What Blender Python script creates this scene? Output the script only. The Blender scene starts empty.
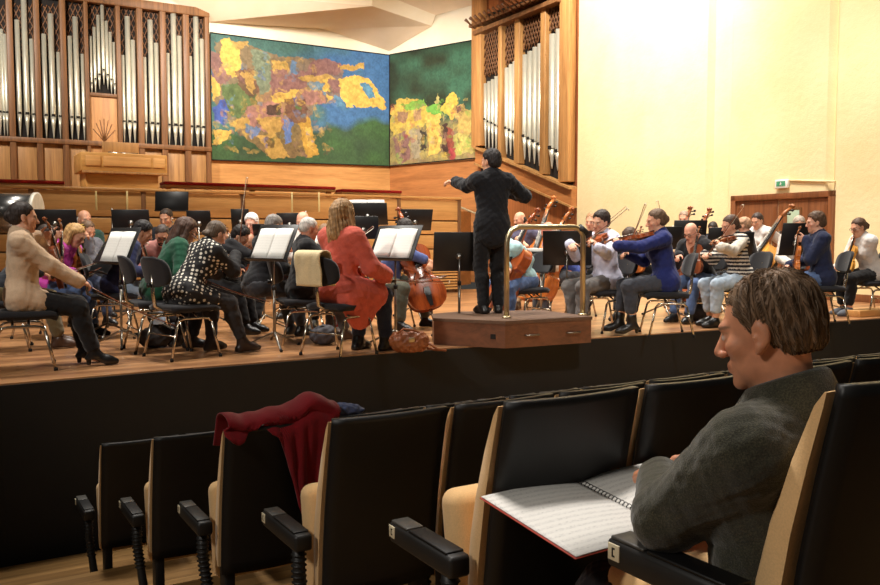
import bpy, bmesh, math, random
import numpy as np
from mathutils import Vector, Matrix
random.seed(7)
SC = bpy.context.scene
COL = SC.collection
V = Vector
PI = math.pi

# ------------------------------------------------------------------ camera
FPX = 850.0
PITCH = math.atan(54.5 / FPX)
CAMZ = 1.0
CP, SP = math.cos(PITCH), math.sin(PITCH)
cam_d = bpy.data.cameras.new('camera')
cam_d.sensor_width = 36.0
cam_d.lens = FPX / 880.0 * 36.0
cam_d.clip_end = 200
cam = bpy.data.objects.new('camera', cam_d)
COL.objects.link(cam)
cam.location = (0, 0, CAMZ)
cam.rotation_euler = (PI / 2 - PITCH, 0, 0)
SC.camera = cam


def ray(u, v):
    r, up = (u - 440.0) / FPX, (292.5 - v) / FPX
    return V((r, CP + up * SP, -SP + up * CP))


def atz(u, v, z=0.0):
    d = ray(u, v)
    return V((0, 0, CAMZ)) + d * ((z - CAMZ) / d.z)


def aty(u, v, y):
    d = ray(u, v)
    return V((0, 0, CAMZ)) + d * (y / d.y)


class Plane:
    """A vertical wall plane: origin o (x, y), heading e (unit along the wall), n = the side facing the hall."""
    def __init__(self, o, e):
        self.o = V((o[0], o[1], 0)); self.e = V((e[0], e[1], 0)).normalized()
        self.n = V((self.e.y, -self.e.x, 0))

    def tz(self, u, v):
        d = ray(u, v)
        k = (self.o - V((0, 0, CAMZ))).dot(self.n) / d.dot(self.n)
        p = V((0, 0, CAMZ)) + d * k
        return (p - self.o).dot(self.e), p.z

    def p(self, t, z, out=0.0):
        return self.o + self.e * t + self.n * out + V((0, 0, z))

    def m(self, t=0, z=0, out=0.0):
        """local x along the wall, y away from the hall, z up"""
        M = Matrix.Identity(4)
        M.col[0][:3] = self.e; M.col[1][:3] = -self.n; M.col[2][:3] = (0, 0, 1)
        M.col[3][:3] = self.p(t, z, out)
        return M


# ------------------------------------------------------------------ tags
def tag(o, label, cat, group=None):
    o['label'] = label; o['category'] = cat
    if group: o['group'] = group
    return o


def struct(o):
    o['kind'] = 'structure'
    return o


def link(name, me, mats, parent=None):
    o = bpy.data.objects.new(name, me)
    COL.objects.link(o)
    if mats is not None and not me.materials:
        for m in (mats if isinstance(mats, (list, tuple)) else [mats]):
            me.materials.append(m)
    if parent is not None: o.parent = parent
    return o


def empty(name, M=None):
    o = bpy.data.objects.new(name, None)
    COL.objects.link(o)
    o.empty_display_size = 0.1
    if M is not None: o.matrix_world = M
    return o


def copy_tree(o, parent=None):
    c = o.copy(); COL.objects.link(c)
    if parent is not None: c.parent = parent
    for ch in o.children: copy_tree(ch, c)
    return c


def place(x, y, z=0.0, yaw=0.0):
    """yaw: degrees, 0 = facing +Y (upstage from the camera), 90 = facing -X, -90 = facing +X"""
    return Matrix.Translation((x, y, z)) @ Matrix.Rotation(math.radians(yaw), 4, 'Z')


def frame_from(p, y, z):
    """matrix with origin p, local +Y along y, local +Z near z"""
    y = V(y).normalized(); x = y.cross(V(z)).normalized(); z = x.cross(y)
    M = Matrix.Identity(4)
    M.col[0][:3] = x; M.col[1][:3] = y; M.col[2][:3] = z; M.col[3][:3] = V(p)
    return M


# ------------------------------------------------------------------ mesh builder
class MB:
    def __init__(self):
        self.v = []; self.f = []; self.mi = []; self.sm = []

    def add(self, verts, faces, mi=0, smooth=False, M=None):
        b = len(self.v)
        self.v += [tuple(M @ V(p)) if M else tuple(p) for p in verts]
        for f in faces:
            self.f.append([b + i for i in f]); self.mi.append(mi); self.sm.append(smooth)
        return self

    def box(self, lo, hi, mi=0, bev=0.0, M=None, seg=2):
        lo, hi = V(lo), V(hi)
        if bev <= 0:
            x0, y0, z0 = lo; x1, y1, z1 = hi
            vs = [(x0, y0, z0), (x1, y0, z0), (x1, y1, z0), (x0, y1, z0), (x0, y0, z1), (x1, y0, z1), (x1, y1, z1), (x0, y1, z1)]
            fs = [(3, 2, 1, 0), (4, 5, 6, 7), (0, 1, 5, 4), (1, 2, 6, 5), (2, 3, 7, 6), (3, 0, 4, 7)]
            return self.add(vs, fs, mi, False, M)
        bm = bmesh.new()
        bmesh.ops.create_cube(bm, size=1)
        for w in bm.verts:
            w.co = V([(lo[i] + hi[i]) / 2 + w.co[i] * (hi[i] - lo[i]) for i in range(3)])
        bmesh.ops.bevel(bm, geom=bm.edges[:], offset=bev, segments=seg, affect='EDGES', profile=0.5)
        return self.bm(bm, mi, True, M)

    def bm(self, bm, mi=0, smooth=True, M=None):
        bm.verts.index_update()
        self.add([w.co.copy() for w in bm.verts], [[w.index for w in f.verts] for f in bm.faces], mi, smooth, M)
        bm.free()
        return self

    def tube(self, pts, r, n=8, mi=0, M=None, caps=True):
        pts = [V(p) for p in pts]
        rs = r if isinstance(r, (list, tuple)) else [r] * len(pts)
        vs, fs = [], []
        ref = None
        for i, p in enumerate(pts):
            a = pts[max(i - 1, 0)]; c = pts[min(i + 1, len(pts) - 1)]
            t = (c - a).normalized() if (c - a).length > 1e-9 else V((0, 0, 1))
            if ref is None:
                ref = t.orthogonal().normalized()
            x = (ref - t * ref.dot(t))
            x = x.normalized() if x.length > 1e-6 else t.orthogonal().normalized()
            ref = x
            y = t.cross(x)
            for k in range(n):
                an = 2 * PI * k / n
                vs.append(p + (x * math.cos(an) + y * math.sin(an)) * rs[i])
        for i in range(len(pts) - 1):
            for k in range(n):
                k2 = (k + 1) % n
                fs.append((i * n + k, i * n + k2, (i + 1) * n + k2, (i + 1) * n + k))
        if caps:
            fs.append(tuple(reversed(range(n)))); fs.append(tuple(range((len(pts) - 1) * n, len(pts) * n)))
        return self.add(vs, fs, mi, True, M)

    def lathe(self, prof, n=16, mi=0, M=None):
        """prof: list of (radius, z)"""
        vs, fs = [], []
        for r, z in prof:
            for k in range(n):
                an = 2 * PI * k / n
                vs.append((r * math.cos(an), r * math.sin(an), z))
        for i in range(len(prof) - 1):
            for k in range(n):
                k2 = (k + 1) % n
                fs.append((i * n + k, i * n + k2, (i + 1) * n + k2, (i + 1) * n + k))
        fs.append(tuple(reversed(range(n)))); fs.append(tuple(range((len(prof) - 1) * n, len(prof) * n)))
        return self.add(vs, fs, mi, True, M)

    def prism(self, poly, z0, z1, mi=0, M=None, smooth=False):
        n = len(poly)
        vs = [(x, y, z0) for x, y in poly] + [(x, y, z1) for x, y in poly]
        fs = [tuple(reversed(range(n))), tuple(range(n, 2 * n))]
        fs += [(i, (i + 1) % n, n + (i + 1) % n, n + i) for i in range(n)]
        return self.add(vs, fs, mi, smooth, M)

    def grid(self, P, mi=0, smooth=True, M=None, thick=0.0):
        """P[i][j] points -> sheet (with thickness along its normals when thick > 0)"""
        ni, nj = len(P), len(P[0])
        vs = [V(P[i][j]) for i in range(ni) for j in range(nj)]
        fs = [(i * nj + j, (i + 1) * nj + j, (i + 1) * nj + j + 1, i * nj + j + 1) for i in range(ni - 1) for j in range(nj - 1)]
        if thick:
            nr = [V((0, 0, 0)) for _ in vs]
            for f in fs:
                a = (vs[f[1]] - vs[f[0]]).cross(vs[f[3]] - vs[f[0]])
                for i in f: nr[i] = nr[i] + a
            nr = [x.normalized() if x.length > 0 else V((0, 0, 1)) for x in nr]
            N = len(vs)
            fs = fs + [tuple(N + i for i in reversed(f)) for f in fs]
            vs = vs + [vs[i] - nr[i] * thick for i in range(N)]
            rim = [i * nj for i in range(ni)] + [(ni - 1) * nj + j for j in range(1, nj)] + [i * nj + nj - 1 for i in range(ni - 2, -1, -1)] + [j for j in range(nj - 2, 0, -1)]
            for a in range(len(rim)):
                p, q = rim[a], rim[(a + 1) % len(rim)]
                fs.append((q, p, N + p, N + q))
        return self.add(vs, fs, mi, smooth, M)

    def mesh(self, name):
        me = bpy.data.meshes.new(name)
        me.from_pydata(self.v, [], self.f)
        me.polygons.foreach_set('material_index', self.mi)
        me.polygons.foreach_set('use_smooth', self.sm)
        me.update()
        return me

    def build(self, name, mats, parent=None, auto=None):
        me = self.mesh(name)
        if auto is not None:
            me.set_sharp_from_angle(angle=math.radians(auto))
        return link(name, me, mats, parent)


def np_mesh(name, v, f, smooth=True):
    me = bpy.data.meshes.new(name)
    n, m = len(v), len(f)
    me.vertices.add(n); me.vertices.foreach_set('co', np.ascontiguousarray(v, np.float32).ravel())
    k = f.shape[1]
    me.loops.add(m * k); me.loops.foreach_set('vertex_index', np.ascontiguousarray(f, np.int32).ravel())
    me.polygons.add(m)
    me.polygons.foreach_set('loop_start', np.arange(m, dtype=np.int32) * k)
    me.polygons.foreach_set('use_smooth', np.full(m, smooth))
    me.update(calc_edges=True)
    return me


def set_cols(me, cols, name='Col'):
    at = me.color_attributes.new(name, 'FLOAT_COLOR', 'POINT')
    c = np.ones((len(cols), 4), np.float32); c[:, :3] = cols
    at.data.foreach_set('color', c.ravel())


# ------------------------------------------------------------------ materials
def lin(c):
    f = lambda x: (x / 12.92 if x <= 0.04045 else ((x + 0.055) / 1.055) ** 2.4)
    return tuple(f(x / 255.0) for x in c)


class NT:
    def __init__(self, name):
        self.m = bpy.data.materials.new(name); self.m.use_nodes = True
        self.t = self.m.node_tree; self.t.nodes.clear()
        self.out = self.t.nodes.new('ShaderNodeOutputMaterial')
        self.b = self.t.nodes.new('ShaderNodeBsdfPrincipled')
        self.t.links.new(self.b.outputs[0], self.out.inputs[0])

    def n(self, typ, **kw):
        x = self.t.nodes.new(typ)
        for k, v in kw.items():
            if k in x.inputs: x.inputs[k].default_value = v
            else: setattr(x, k, v)
        return x

    def l(self, a, b): self.t.links.new(a, b)

    def coord(self, scale=(1, 1, 1), kind='Object', rot=(0, 0, 0)):
        tc = self.n('ShaderNodeTexCoord'); mp = self.n('ShaderNodeMapping')
        mp.inputs['Scale'].default_value = scale; mp.inputs['Rotation'].default_value = rot
        self.l(tc.outputs[kind], mp.inputs[0])
        return mp.outputs[0]

    def noise(self, vec, scale, detail=3.0, rough=0.55, dist=0.0):
        x = self.n('ShaderNodeTexNoise'); x.inputs['Scale'].default_value = scale
        x.inputs['Detail'].default_value = detail; x.inputs['Roughness'].default_value = rough; x.inputs['Distortion'].default_value = dist
        self.l(vec, x.inputs['Vector'])
        return x

    def ramp(self, fac, stops):
        r = self.n('ShaderNodeValToRGB')
        el = r.color_ramp.elements
        while len(el) < len(stops): el.new(0.5)
        for e, (p, c) in zip(el, stops): e.position = p; e.color = (*c, 1)
        self.l(fac, r.inputs[0])
        return r.outputs[0]

    def bump(self, h, strength, dist=0.01):
        b = self.n('ShaderNodeBump'); b.inputs['Strength'].default_value = strength; b.inputs['Distance'].default_value = dist
        self.l(h, b.inputs['Height']); self.l(b.outputs[0], self.b.inputs['Normal'])


_MC = {}


def plain(name, c, rough=0.5, metal=0.0, var=0.12, nscale=12.0, bump=0.0, bscale=None, spec=0.5, sheen=0.0, coat=0.0):
    key = ('p', name)
    if key in _MC: return _MC[key]
    k = NT(name); c = lin(c)
    vec = k.coord()
    nz = k.noise(vec, nscale)
    lo = tuple(x * (1 - var) for x in c); hi = tuple(min(1, x * (1 + var)) for x in c)
    k.l(k.ramp(nz.outputs[0], [(0.3, lo), (0.7, hi)]), k.b.inputs['Base Color'])
    k.b.inputs['Roughness'].default_value = rough; k.b.inputs['Metallic'].default_value = metal
    k.b.inputs['Specular IOR Level'].default_value = spec
    if sheen: k.b.inputs['Sheen Weight'].default_value = sheen
    if coat: k.b.inputs['Coat Weight'].default_value = coat; k.b.inputs['Coat Roughness'].default_value = 0.12
    if bump:
        nb = k.noise(vec, bscale or nscale * 6, 4)
        k.bump(nb.outputs[0], bump, 0.004)
    _MC[key] = k.m
    return k.m


def fabric(name, c, bump=0.35, scale=220.0, var=0.18, rough=0.9):
    key = ('f', name)
    if key in _MC: return _MC[key]
    k = NT(name); c = lin(c)
    vec = k.coord()
    n1 = k.noise(vec, 9, 4); n2 = k.noise(vec, scale, 2)
    mx = k.n('ShaderNodeMath', operation='ADD'); k.l(n1.outputs[0], mx.inputs[0]); k.l(n2.outputs[0], mx.inputs[1])
    h = k.n('ShaderNodeMath', operation='MULTIPLY'); k.l(mx.outputs[0], h.inputs[0]); h.inputs[1].default_value = 0.5
    k.l(k.ramp(h.outputs[0], [(0.35, tuple(x * (1 - var) for x in c)), (0.65, tuple(min(1, x * (1 + var)) for x in c))]), k.b.inputs['Base Color'])
    k.b.inputs['Roughness'].default_value = rough
    k.b.inputs['Specular IOR Level'].default_value = 0.2
    k.b.inputs['Sheen Weight'].default_value = 0.15
    k.bump(n2.outputs[0], bump, 0.002)
    _MC[key] = k.m
    return k.m


def wood(name, dark, light, axis='z', grain=14.0, rough=0.45, planks=None, coat=0.0, stretch=0.06):
    """grain runs along the given object axis; planks = (axis, width) draws board joints"""
    key = ('w', name)
    if key in _MC: return _MC[key]
    k = NT(name)
    sc = {'x': (stretch, 1, 1), 'y': (1, stretch, 1), 'z': (1, 1, stretch)}[axis]
    vec = k.coord(sc)
    n1 = k.noise(vec, grain, 6, 0.65, 0.6); n2 = k.noise(vec, grain * 5, 3, 0.6)
    a = k.n('ShaderNodeMath', operation='MULTIPLY_ADD'); k.l(n2.outputs[0], a.inputs[0]); a.inputs[1].default_value = 0.35; k.l(n1.outputs[0], a.inputs[2])
    fac = a.outputs[0]
    d, l = lin(dark), lin(light)
    if planks:
        ax, w = planks
        sep = k.n('ShaderNodeSeparateXYZ'); k.l(k.coord(), sep.inputs[0])
        mu = k.n('ShaderNodeMath', operation='DIVIDE'); k.l(sep.outputs['XYZ'.index(ax.upper())], mu.inputs[0]); mu.inputs[1].default_value = w
        fl = k.n('ShaderNodeMath', operation='FLOOR'); k.l(mu.outputs[0], fl.inputs[0])
        wn = k.n('ShaderNodeTexWhiteNoise', noise_dimensions='1D'); k.l(fl.outputs[0], wn.inputs['W'])
        b = k.n('ShaderNodeMath', operation='MULTIPLY_ADD'); k.l(wn.outputs[0], b.inputs[0]); b.inputs[1].default_value = 0.38
        sb = k.n('ShaderNodeMath', operation='SUBTRACT'); k.l(fac, sb.inputs[0]); sb.inputs[1].default_value = 0.19
        k.l(sb.outputs[0], b.inputs[2]); fac = b.outputs[0]
        fr = k.n('ShaderNodeMath', operation='FRACT'); k.l(mu.outputs[0], fr.inputs[0])
        g = k.n('ShaderNodeMath', operation='GREATER_THAN'); k.l(fr.outputs[0], g.inputs[0]); g.inputs[1].default_value = 0.04
    col = k.ramp(fac, [(0.42, d), (0.62, tuple((x + y) / 2 for x, y in zip(d, l))), (0.82, l)])
    if planks:
        mx = k.n('ShaderNodeMix', data_type='RGBA', blend_type='MULTIPLY'); mx.inputs[0].default_value = 1.0
        k.l(col, mx.inputs[6])
        rr = k.ramp(g.outputs[0], [(0.0, (0.45, 0.4, 0.36)), (1.0, (1, 1, 1))])
        k.l(rr, mx.inputs[7]); col = mx.outputs[2]
    k.l(col, k.b.inputs['Base Color'])
    k.b.inputs['Roughness'].default_value = rough
    if coat: k.b.inputs['Coat Weight'].default_value = coat; k.b.inputs['Coat Roughness'].default_value = 0.15
    k.bump(n2.outputs[0], 0.08, 0.003)
    _MC[key] = k.m
    return k.m


def attr_mat(name, rough=0.55, sss=0.0, bump=0.0, bscale=150.0, spec=0.4, sheen=0.0):
    """colour comes from the mesh's own point colours (skin tone, printed cloth, paint)"""
    key = ('a', name)
    if key in _MC: return _MC[key]
    k = NT(name)
    at = k.n('ShaderNodeAttribute', attribute_name='Col')
    vec = k.coord()
    nz = k.noise(vec, 40, 3)
    hs = k.n('ShaderNodeMix', data_type='RGBA', blend_type='MULTIPLY'); hs.inputs[0].default_value = 1.0
    k.l(at.outputs[0], hs.inputs[6]); k.l(k.ramp(nz.outputs[0], [(0.3, (0.9, 0.88, 0.87)), (0.7, (1.08, 1.08, 1.08))]), hs.inputs[7])
    k.l(hs.outputs[2], k.b.inputs['Base Color'])
    k.b.inputs['Roughness'].default_value = rough
    k.b.inputs['Specular IOR Level'].default_value = spec
    if sss:
        k.b.inputs['Subsurface Weight'].default_value = sss
        k.b.inputs['Subsurface Radius'].default_value = (0.01, 0.004, 0.002)
        k.b.inputs['Subsurface Scale'].default_value = 0.6
    if sheen: k.b.inputs['Sheen Weight'].default_value = sheen
    if bump:
        nb = k.noise(vec, bscale, 4); k.bump(nb.outputs[0], bump, 0.002)
    _MC[key] = k.m
    return k.m
# ------------------------------------------------------------------ implicit surfaces (numpy) -> one continuous mesh
F32 = np.float32


def A3(p): return np.array([p[0], p[1], p[2]], F32)


def cone(a, b, ra, rb=None, k=0.03):
    return ('c', A3(a), A3(b), ra, ra if rb is None else rb, k)


def ell(c, r, R=None, k=0.03):
    return ('e', A3(c), A3(r), None if R is None else np.array(R, F32).reshape(3, 3), 0, k)


def neg(p): return ('-',) + p


def ev(pr, P, off=0.0):
    if pr[0] == 'c':
        a, b = pr[1], pr[2]
        ba = b - a; l2 = float(ba @ ba) + 1e-12
        pa = P - a
        t = np.clip(pa @ ba / l2, 0, 1)
        w = pa - t[:, None] * ba
        d = np.sqrt(np.einsum('ij,ij->i', w, w))
        return d - (pr[3] + (pr[4] - pr[3]) * t) - off
    q = P - pr[1]
    if pr[3] is not None: q = q @ pr[3]
    r = pr[2] + off
    q0 = q / r
    k0 = np.sqrt(np.einsum('ij,ij->i', q0, q0)) + 1e-9
    q1 = q0 / r
    k1 = np.sqrt(np.einsum('ij,ij->i', q1, q1)) + 1e-9
    return k0 * (k0 - 1.0) / k1


def smin(a, b, k):
    h = np.maximum(k - np.abs(a - b), 0.0) / k
    return np.minimum(a, b) - h * h * k * 0.25


def smax(a, b, k): return -smin(-a, -b, k)


def union(prims, off=0.0):
    lo, hi = bbox(prims, .20)
    lo, hi = lo.astype(F32), hi.astype(F32)

    def f(P):
        m = ((P > lo) & (P < hi)).all(1)
        if m.all(): return g(P)
        out = np.full(len(P), .35, F32)
        if m.any(): out[m] = g(P[m])
        return out

    def g(P):
        d = None
        for p in prims:
            if p[0] == '-':
                e = ev(p[1:], P); d = smax(d, -e, p[-1])
            else:
                e = ev(p, P, off)
                d = e if d is None else smin(d, e, max(p[5], 1e-4))
        return d
    return f


def bbox(prims, pad):
    lo = np.full(3, 9e9); hi = -lo
    for p in prims:
        if p[0] == '-': continue
        if p[0] == 'c':
            r = max(p[3], p[4]); lo = np.minimum(lo, np.minimum(p[1], p[2]) - r); hi = np.maximum(hi, np.maximum(p[1], p[2]) + r)
        else:
            r = float(max(p[2])); lo = np.minimum(lo, p[1] - r); hi = np.maximum(hi, p[1] + r)
    return lo - pad, hi + pad


def polygonise(f, lo, hi, h, slack=0.05):
    B = 8
    n = np.ceil((np.array(hi) - np.array(lo)) / h / B).astype(int) * B
    nb = n // B
    lo = np.array(lo, F32)
    g = np.stack(np.meshgrid(*[np.arange(x) for x in nb], indexing='ij'), -1).reshape(-1, 3)
    cen = lo + ((g + 0.5) * B * h).astype(F32)
    dc = f(cen)
    act = np.abs(dc) < B * h * 0.87 * 1.15 + slack
    D = np.where(dc > 0, 1.0, -1.0).astype(F32).reshape(nb)
    D = np.repeat(np.repeat(np.repeat(D, B, 0), B, 1), B, 2)
    ga = g[act]
    o = np.stack(np.meshgrid(*[np.arange(B)] * 3, indexing='ij'), -1).reshape(-1, 3)
    idx = (ga[:, None, :] * B + o[None]).reshape(-1, 3)
    vals = np.empty(len(idx), F32)
    for s in range(0, len(idx), 400000):
        q = idx[s:s + 400000]
        vals[s:s + 400000] = f(lo + (q * h).astype(F32))
    D[idx[:, 0], idx[:, 1], idx[:, 2]] = vals
    D[0] = D[-1] = 1; D[:, 0] = D[:, -1] = 1; D[:, :, 0] = D[:, :, -1] = 1
    ins = D < 0
    c = ins.astype(np.uint8)
    S = sum(c[i:n[0] - 1 + i, j:n[1] - 1 + j, k:n[2] - 1 + k] for i in (0, 1) for j in (0, 1) for k in (0, 1))
    am = (S > 0) & (S < 8)
    ci = np.argwhere(am)
    ids = np.full(am.shape, -1, np.int32); ids[am] = np.arange(len(ci))
    acc = np.zeros((len(ci), 3), F32); cnt = np.zeros(len(ci), F32)
    cor = [(i, j, k) for i in (0, 1) for j in (0, 1) for k in (0, 1)]
    for a in cor:
        for ax in range(3):
            if a[ax]: continue
            b = list(a); b[ax] = 1
            da = D[ci[:, 0] + a[0], ci[:, 1] + a[1], ci[:, 2] + a[2]]
            db = D[ci[:, 0] + b[0], ci[:, 1] + b[1], ci[:, 2] + b[2]]
            m = (da < 0) != (db < 0)
            t = np.where(m, da / np.where(m, da - db, 1), 0)
            p = np.array(a, F32)[None].repeat(len(ci), 0); p[:, ax] += t
            acc[m] += p[m]; cnt[m] += 1
    v = lo + (ci + acc / cnt[:, None]) * h
    fs = []
    def quads(ax):
        sl0 = [slice(1, -1)] * 3; sl1 = [slice(1, -1)] * 3
        sl0[ax] = slice(0, -1); sl1[ax] = slice(1, None)
        a, b = ins[tuple(sl0)], ins[tuple(sl1)]
        for flip, m in ((False, a & ~b), (True, ~a & b)):
            e = np.argwhere(m)
            for x in range(3):
                if x != ax: e[:, x] += 1
            o1, o2 = [x for x in range(3) if x != ax]
            if ax == 1: o1, o2 = o2, o1
            q = []
            for d1, d2 in ((-1, -1), (0, -1), (0, 0), (-1, 0)):
                w = e.copy(); w[:, o1] += d1; w[:, o2] += d2
                q.append(ids[w[:, 0], w[:, 1], w[:, 2]])
            q = np.stack(q, 1)
            fs.append(q[:, ::-1] if flip else q)
    for ax in range(3): quads(ax)
    fq = np.concatenate(fs)
    fq = fq[(fq >= 0).all(1)]
    return v.astype(F32), fq


def wob(P, s, seed=0.0):
    """cheap smooth noise in -1..1"""
    x, y, z = P[:, 0] * s, P[:, 1] * s, P[:, 2] * s
    return (np.sin(1.7 * x + 2.3 * y + 1.1 * z + seed) + np.sin(-2.1 * y + 1.3 * z + 1.9 * x + 2 * seed + 1.3 * np.sin(y + seed)) + np.sin(2.6 * z - 1.5 * x + 0.7 * y + 3 * seed + np.sin(x * 1.3))) / 3.0


# ------------------------------------------------------------------ people
def rotm(yaw, pitch, roll=0.0):
    """columns = local x, y, z; yaw > 0 turns to the own left, pitch > 0 looks down"""
    return np.array((Matrix.Rotation(math.radians(yaw), 3, 'Z') @ Matrix.Rotation(math.radians(-pitch), 3, 'X') @ Matrix.Rotation(math.radians(roll), 3, 'Y')), F32)


def ik(S, T, l1, l2, pole):
    S, T, pole = V(S), V(T), V(pole)
    d = T - S
    L = d.length
    if L > (l1 + l2) * 0.995:
        T = S + d * ((l1 + l2) * 0.995 / L); d = T - S; L = d.length
    L = max(L, 0.12)
    a = (l1 * l1 - l2 * l2 + L * L) / (2 * L)
    h = math.sqrt(max(l1 * l1 - a * a, 1e-6))
    u = d.normalized()
    q = pole - u * pole.dot(u)
    q = q.normalized() if q.length > 1e-5 else u.orthogonal().normalized()
    return S + u * a + q * h, T


def hand_prims(W, f, n, side, curl=0.5, s=1.0, tcurl=0.4, k=0.006):
    """wrist W, fingers along f, palm faces n; side 'L' or 'R'"""
    f = V(f).normalized(); n = V(n); n = (n - f * n.dot(f)).normalized()
    t = f.cross(n) if side == 'R' else n.cross(f)
    W = V(W)
    pr = []
    lens = [0.072, 0.080, 0.074, 0.058]
    offs = [0.030, 0.010, -0.010, -0.029]
    for i in range(4):
        kn = W + f * (0.088 - 0.004 * abs(i - 1.2)) * s + t * offs[i] * s
        pr.append(cone(W + f * 0.012 * s + t * offs[i] * 0.55 * s, kn, 0.0145 * s, 0.0125 * s, 0.016))
        d = (f + t * (offs[i] * 2.2)).normalized(); p = kn
        a = 0.0
        for j, (fr, r) in enumerate(((0.46, 0.0098), (0.30, 0.0090), (0.24, 0.0080))):
            a += curl * (0.75, 1.0, 0.8)[j] * (1.0 + 0.12 * (i - 1.5) * 0.6)
            dd = d * math.cos(a) + n * math.sin(a)
            q = p + dd * lens[i] * fr * s
            pr.append(cone(p, q, r * s, (r - 0.0006) * s, k)); p = q
    p = W + f * 0.022 * s + t * 0.022 * s
    q = p + (f * 0.62 + t * 0.72 + n * 0.25).normalized() * 0.042 * s
    pr.append(cone(p, q, 0.0155 * s, 0.012 * s, 0.014)); p = q
    for ln, r, b in ((0.034, 0.0112, 0.35), (0.028, 0.0098, 0.75)):
        dd = (f * 0.8 + t * (0.55 - b * tcurl) + n * (0.2 + b * tcurl * 1.3)).normalized()
        q = p + dd * ln * s; pr.append(cone(p, q, r * s, (r - 0.001) * s, k)); p = q
    return pr


def head_prims(C, R, s, beard=0, fem=False, nose=0.0):
    """C head centre, R 3x3 orientation"""
    def w(p): return A3(C) + R @ (np.array(p, F32) * s)
    def e(c, r, k): return ell(w(c), np.array(r, F32) * s, R, k)
    def c(a, b, ra, rb, k): return cone(w(a), w(b), ra * s, rb * s, k)
    jw = 0.044 if fem else 0.050
    pr = [e((0, -.020, .042), (.073, .094, .080), .02),
          e((0, .028, -.015), (.0595, .058, .082), .03),
          e((0, .034, -.072), (jw, .046, .036), .03),
          c((-.012, .074, -.098), (.012, .074, -.098), .014, .014, .022),
          c((-.034, .078, .024), (.034, .078, .024), .011, .011, .016),
          e((-.042, .058, -.020), (.020, .020, .018), .022), e((.042, .058, -.020), (.020, .020, .018), .022),
          neg(e((-.031, .096, .004), (.014, .014, .009), .012)), neg(e((.031, .096, .004), (.014, .014, .009), .012)),
          e((-.031, .0745, .003), (.0135, .0125, .0115), .004), e((.031, .0745, .003), (.0135, .0125, .0115), .004),
          c((0, .084, .014), (0, .1085 + nose, -.027), .0085, .0118, .012),
          e((-.013, .098, -.033), (.009, .010, .008), .008), e((.013, .098, -.033), (.009, .010, .008), .008),
          c((-.015, .0865, -.057), (.015, .0865, -.057), .0065, .0065, .009),
          c((-.013, .0855, -.068), (.013, .0855, -.068), .0075, .0075, .008),
          c((-.020, .0780, -.0625), (-.024, .074, -.0635), .004, .004, .006),
          c((.020, .0780, -.0625), (.024, .074, -.0635), .004, .004, .006)]
    for sx in (-1, 1):
        pr += [e((sx * .074, -.008, .000), (.010, .019, .029), .008), c((sx * .073, .000, -.026), (sx * .072, .004, -.034), .010, .008, .008),
               neg(e((sx * .0855, .001, -.001), (.0085, .0105, .0185), .005)), e((sx * .079, .004, -.006), (.004, .005, .006), .004)]
    return pr


def head_cols(v, C, R, s, skin, brow, lip, glasses=False):
    q = ((v - A3(C)) @ R) / s
    col = np.empty((len(v), 3), F32); col[:] = lin(skin)
    def mix(m, c, a):
        m = (np.clip(m, 0, 1) * a)[:, None]
        col[:] = col * (1 - m) + np.array(lin(c), F32) * m
    x, y, z = np.abs(q[:, 0]), q[:, 1], q[:, 2]
    fr = y > .05
    def blob(cx, cz, rx, rz): return np.clip(1.6 - 1.6 * (((x - cx) / rx) ** 2 + ((z - cz) / rz) ** 2), 0, 1) * fr
    mix(blob(.040, -.024, .024, .02), (205, 120, 100), .28)
    mix(blob(0, -.034, .02, .014), (200, 120, 100), .25)
    mix(blob(0, -.0625, .026, .0105), lip, .75)
    mix(blob(.031, .003, .015, .0075), (235, 228, 220), .9)
    mix(blob(.031, .003, .0075, .0075), (40, 28, 20), 1.0)
    mix(blob(.031, .0115, .017, .0032), brow, .8)
    mix(blob(.033, .024, .021, .0055), brow, .85)
    return col


class Pose: pass


def make_pose(sit=True, S=1.0, seat=0.46, lean=5, turn=0, side=0, hy=0, hp=5, hr=0, hips=0.54, neckf=0.0, necku=0.0):
    """joint positions in the person's own frame: faces +Y, hips over the origin"""
    p = Pose(); p.S = S; p.sit = sit
    hz = seat + 0.085 * S if sit else 0.93 * S
    p.pel = V((0, 0, hz))
    ln, td, sd = math.radians(lean), math.radians(turn), math.radians(side)
    up = V((math.sin(sd), math.sin(ln), math.cos(ln) * math.cos(sd))).normalized()
    p.up = up
    rt = Matrix.Rotation(td, 3, 'Z') @ V((1, 0, 0)); rt = (rt - up * rt.dot(up)).normalized()
    p.rt = rt; p.fw = up.cross(rt)
    def T(x, y, z): return p.pel + rt * (x * S) + p.fw * (y * S) + up * (z * S)
    p.T = T
    p.waist = p.pel + up * (.15 * S) + V((0, -.012, 0)); p.chest = T(0, .005, .34); p.nb = T(0, -.012, .525)
    p.sh = {s: T(sx * .172, -.012, .468) for s, sx in (('L', -1), ('R', 1))}
    p.hip = {s: p.pel + V((sx * .088 * S, .0, -.01)) for s, sx in (('L', -1), ('R', 1))}
    p.R = rotm(turn + hy, lean * 0.6 + hp, hr)
    fwd = V(p.R @ np.array((0, 1, 0), F32))
    p.C = p.nb + up * ((.055 + necku) * S) + V(p.R @ np.array((0, .018 + neckf, .082), F32)) * S
    p.hands = {}; p.feet = {}
    return p


def add_arm(p, s, W, f, n, curl=0.5, pole=None, tcurl=0.4):
    sx = -1 if s == 'L' else 1
    pole = V(pole) if pole else V((sx * 0.6, -0.3, -1))
    E, W2 = ik(p.sh[s], W, .285 * p.S, .255 * p.S, pole)
    p.hands[s] = (E, W2, V(f), V(n), curl, tcurl)


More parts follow.
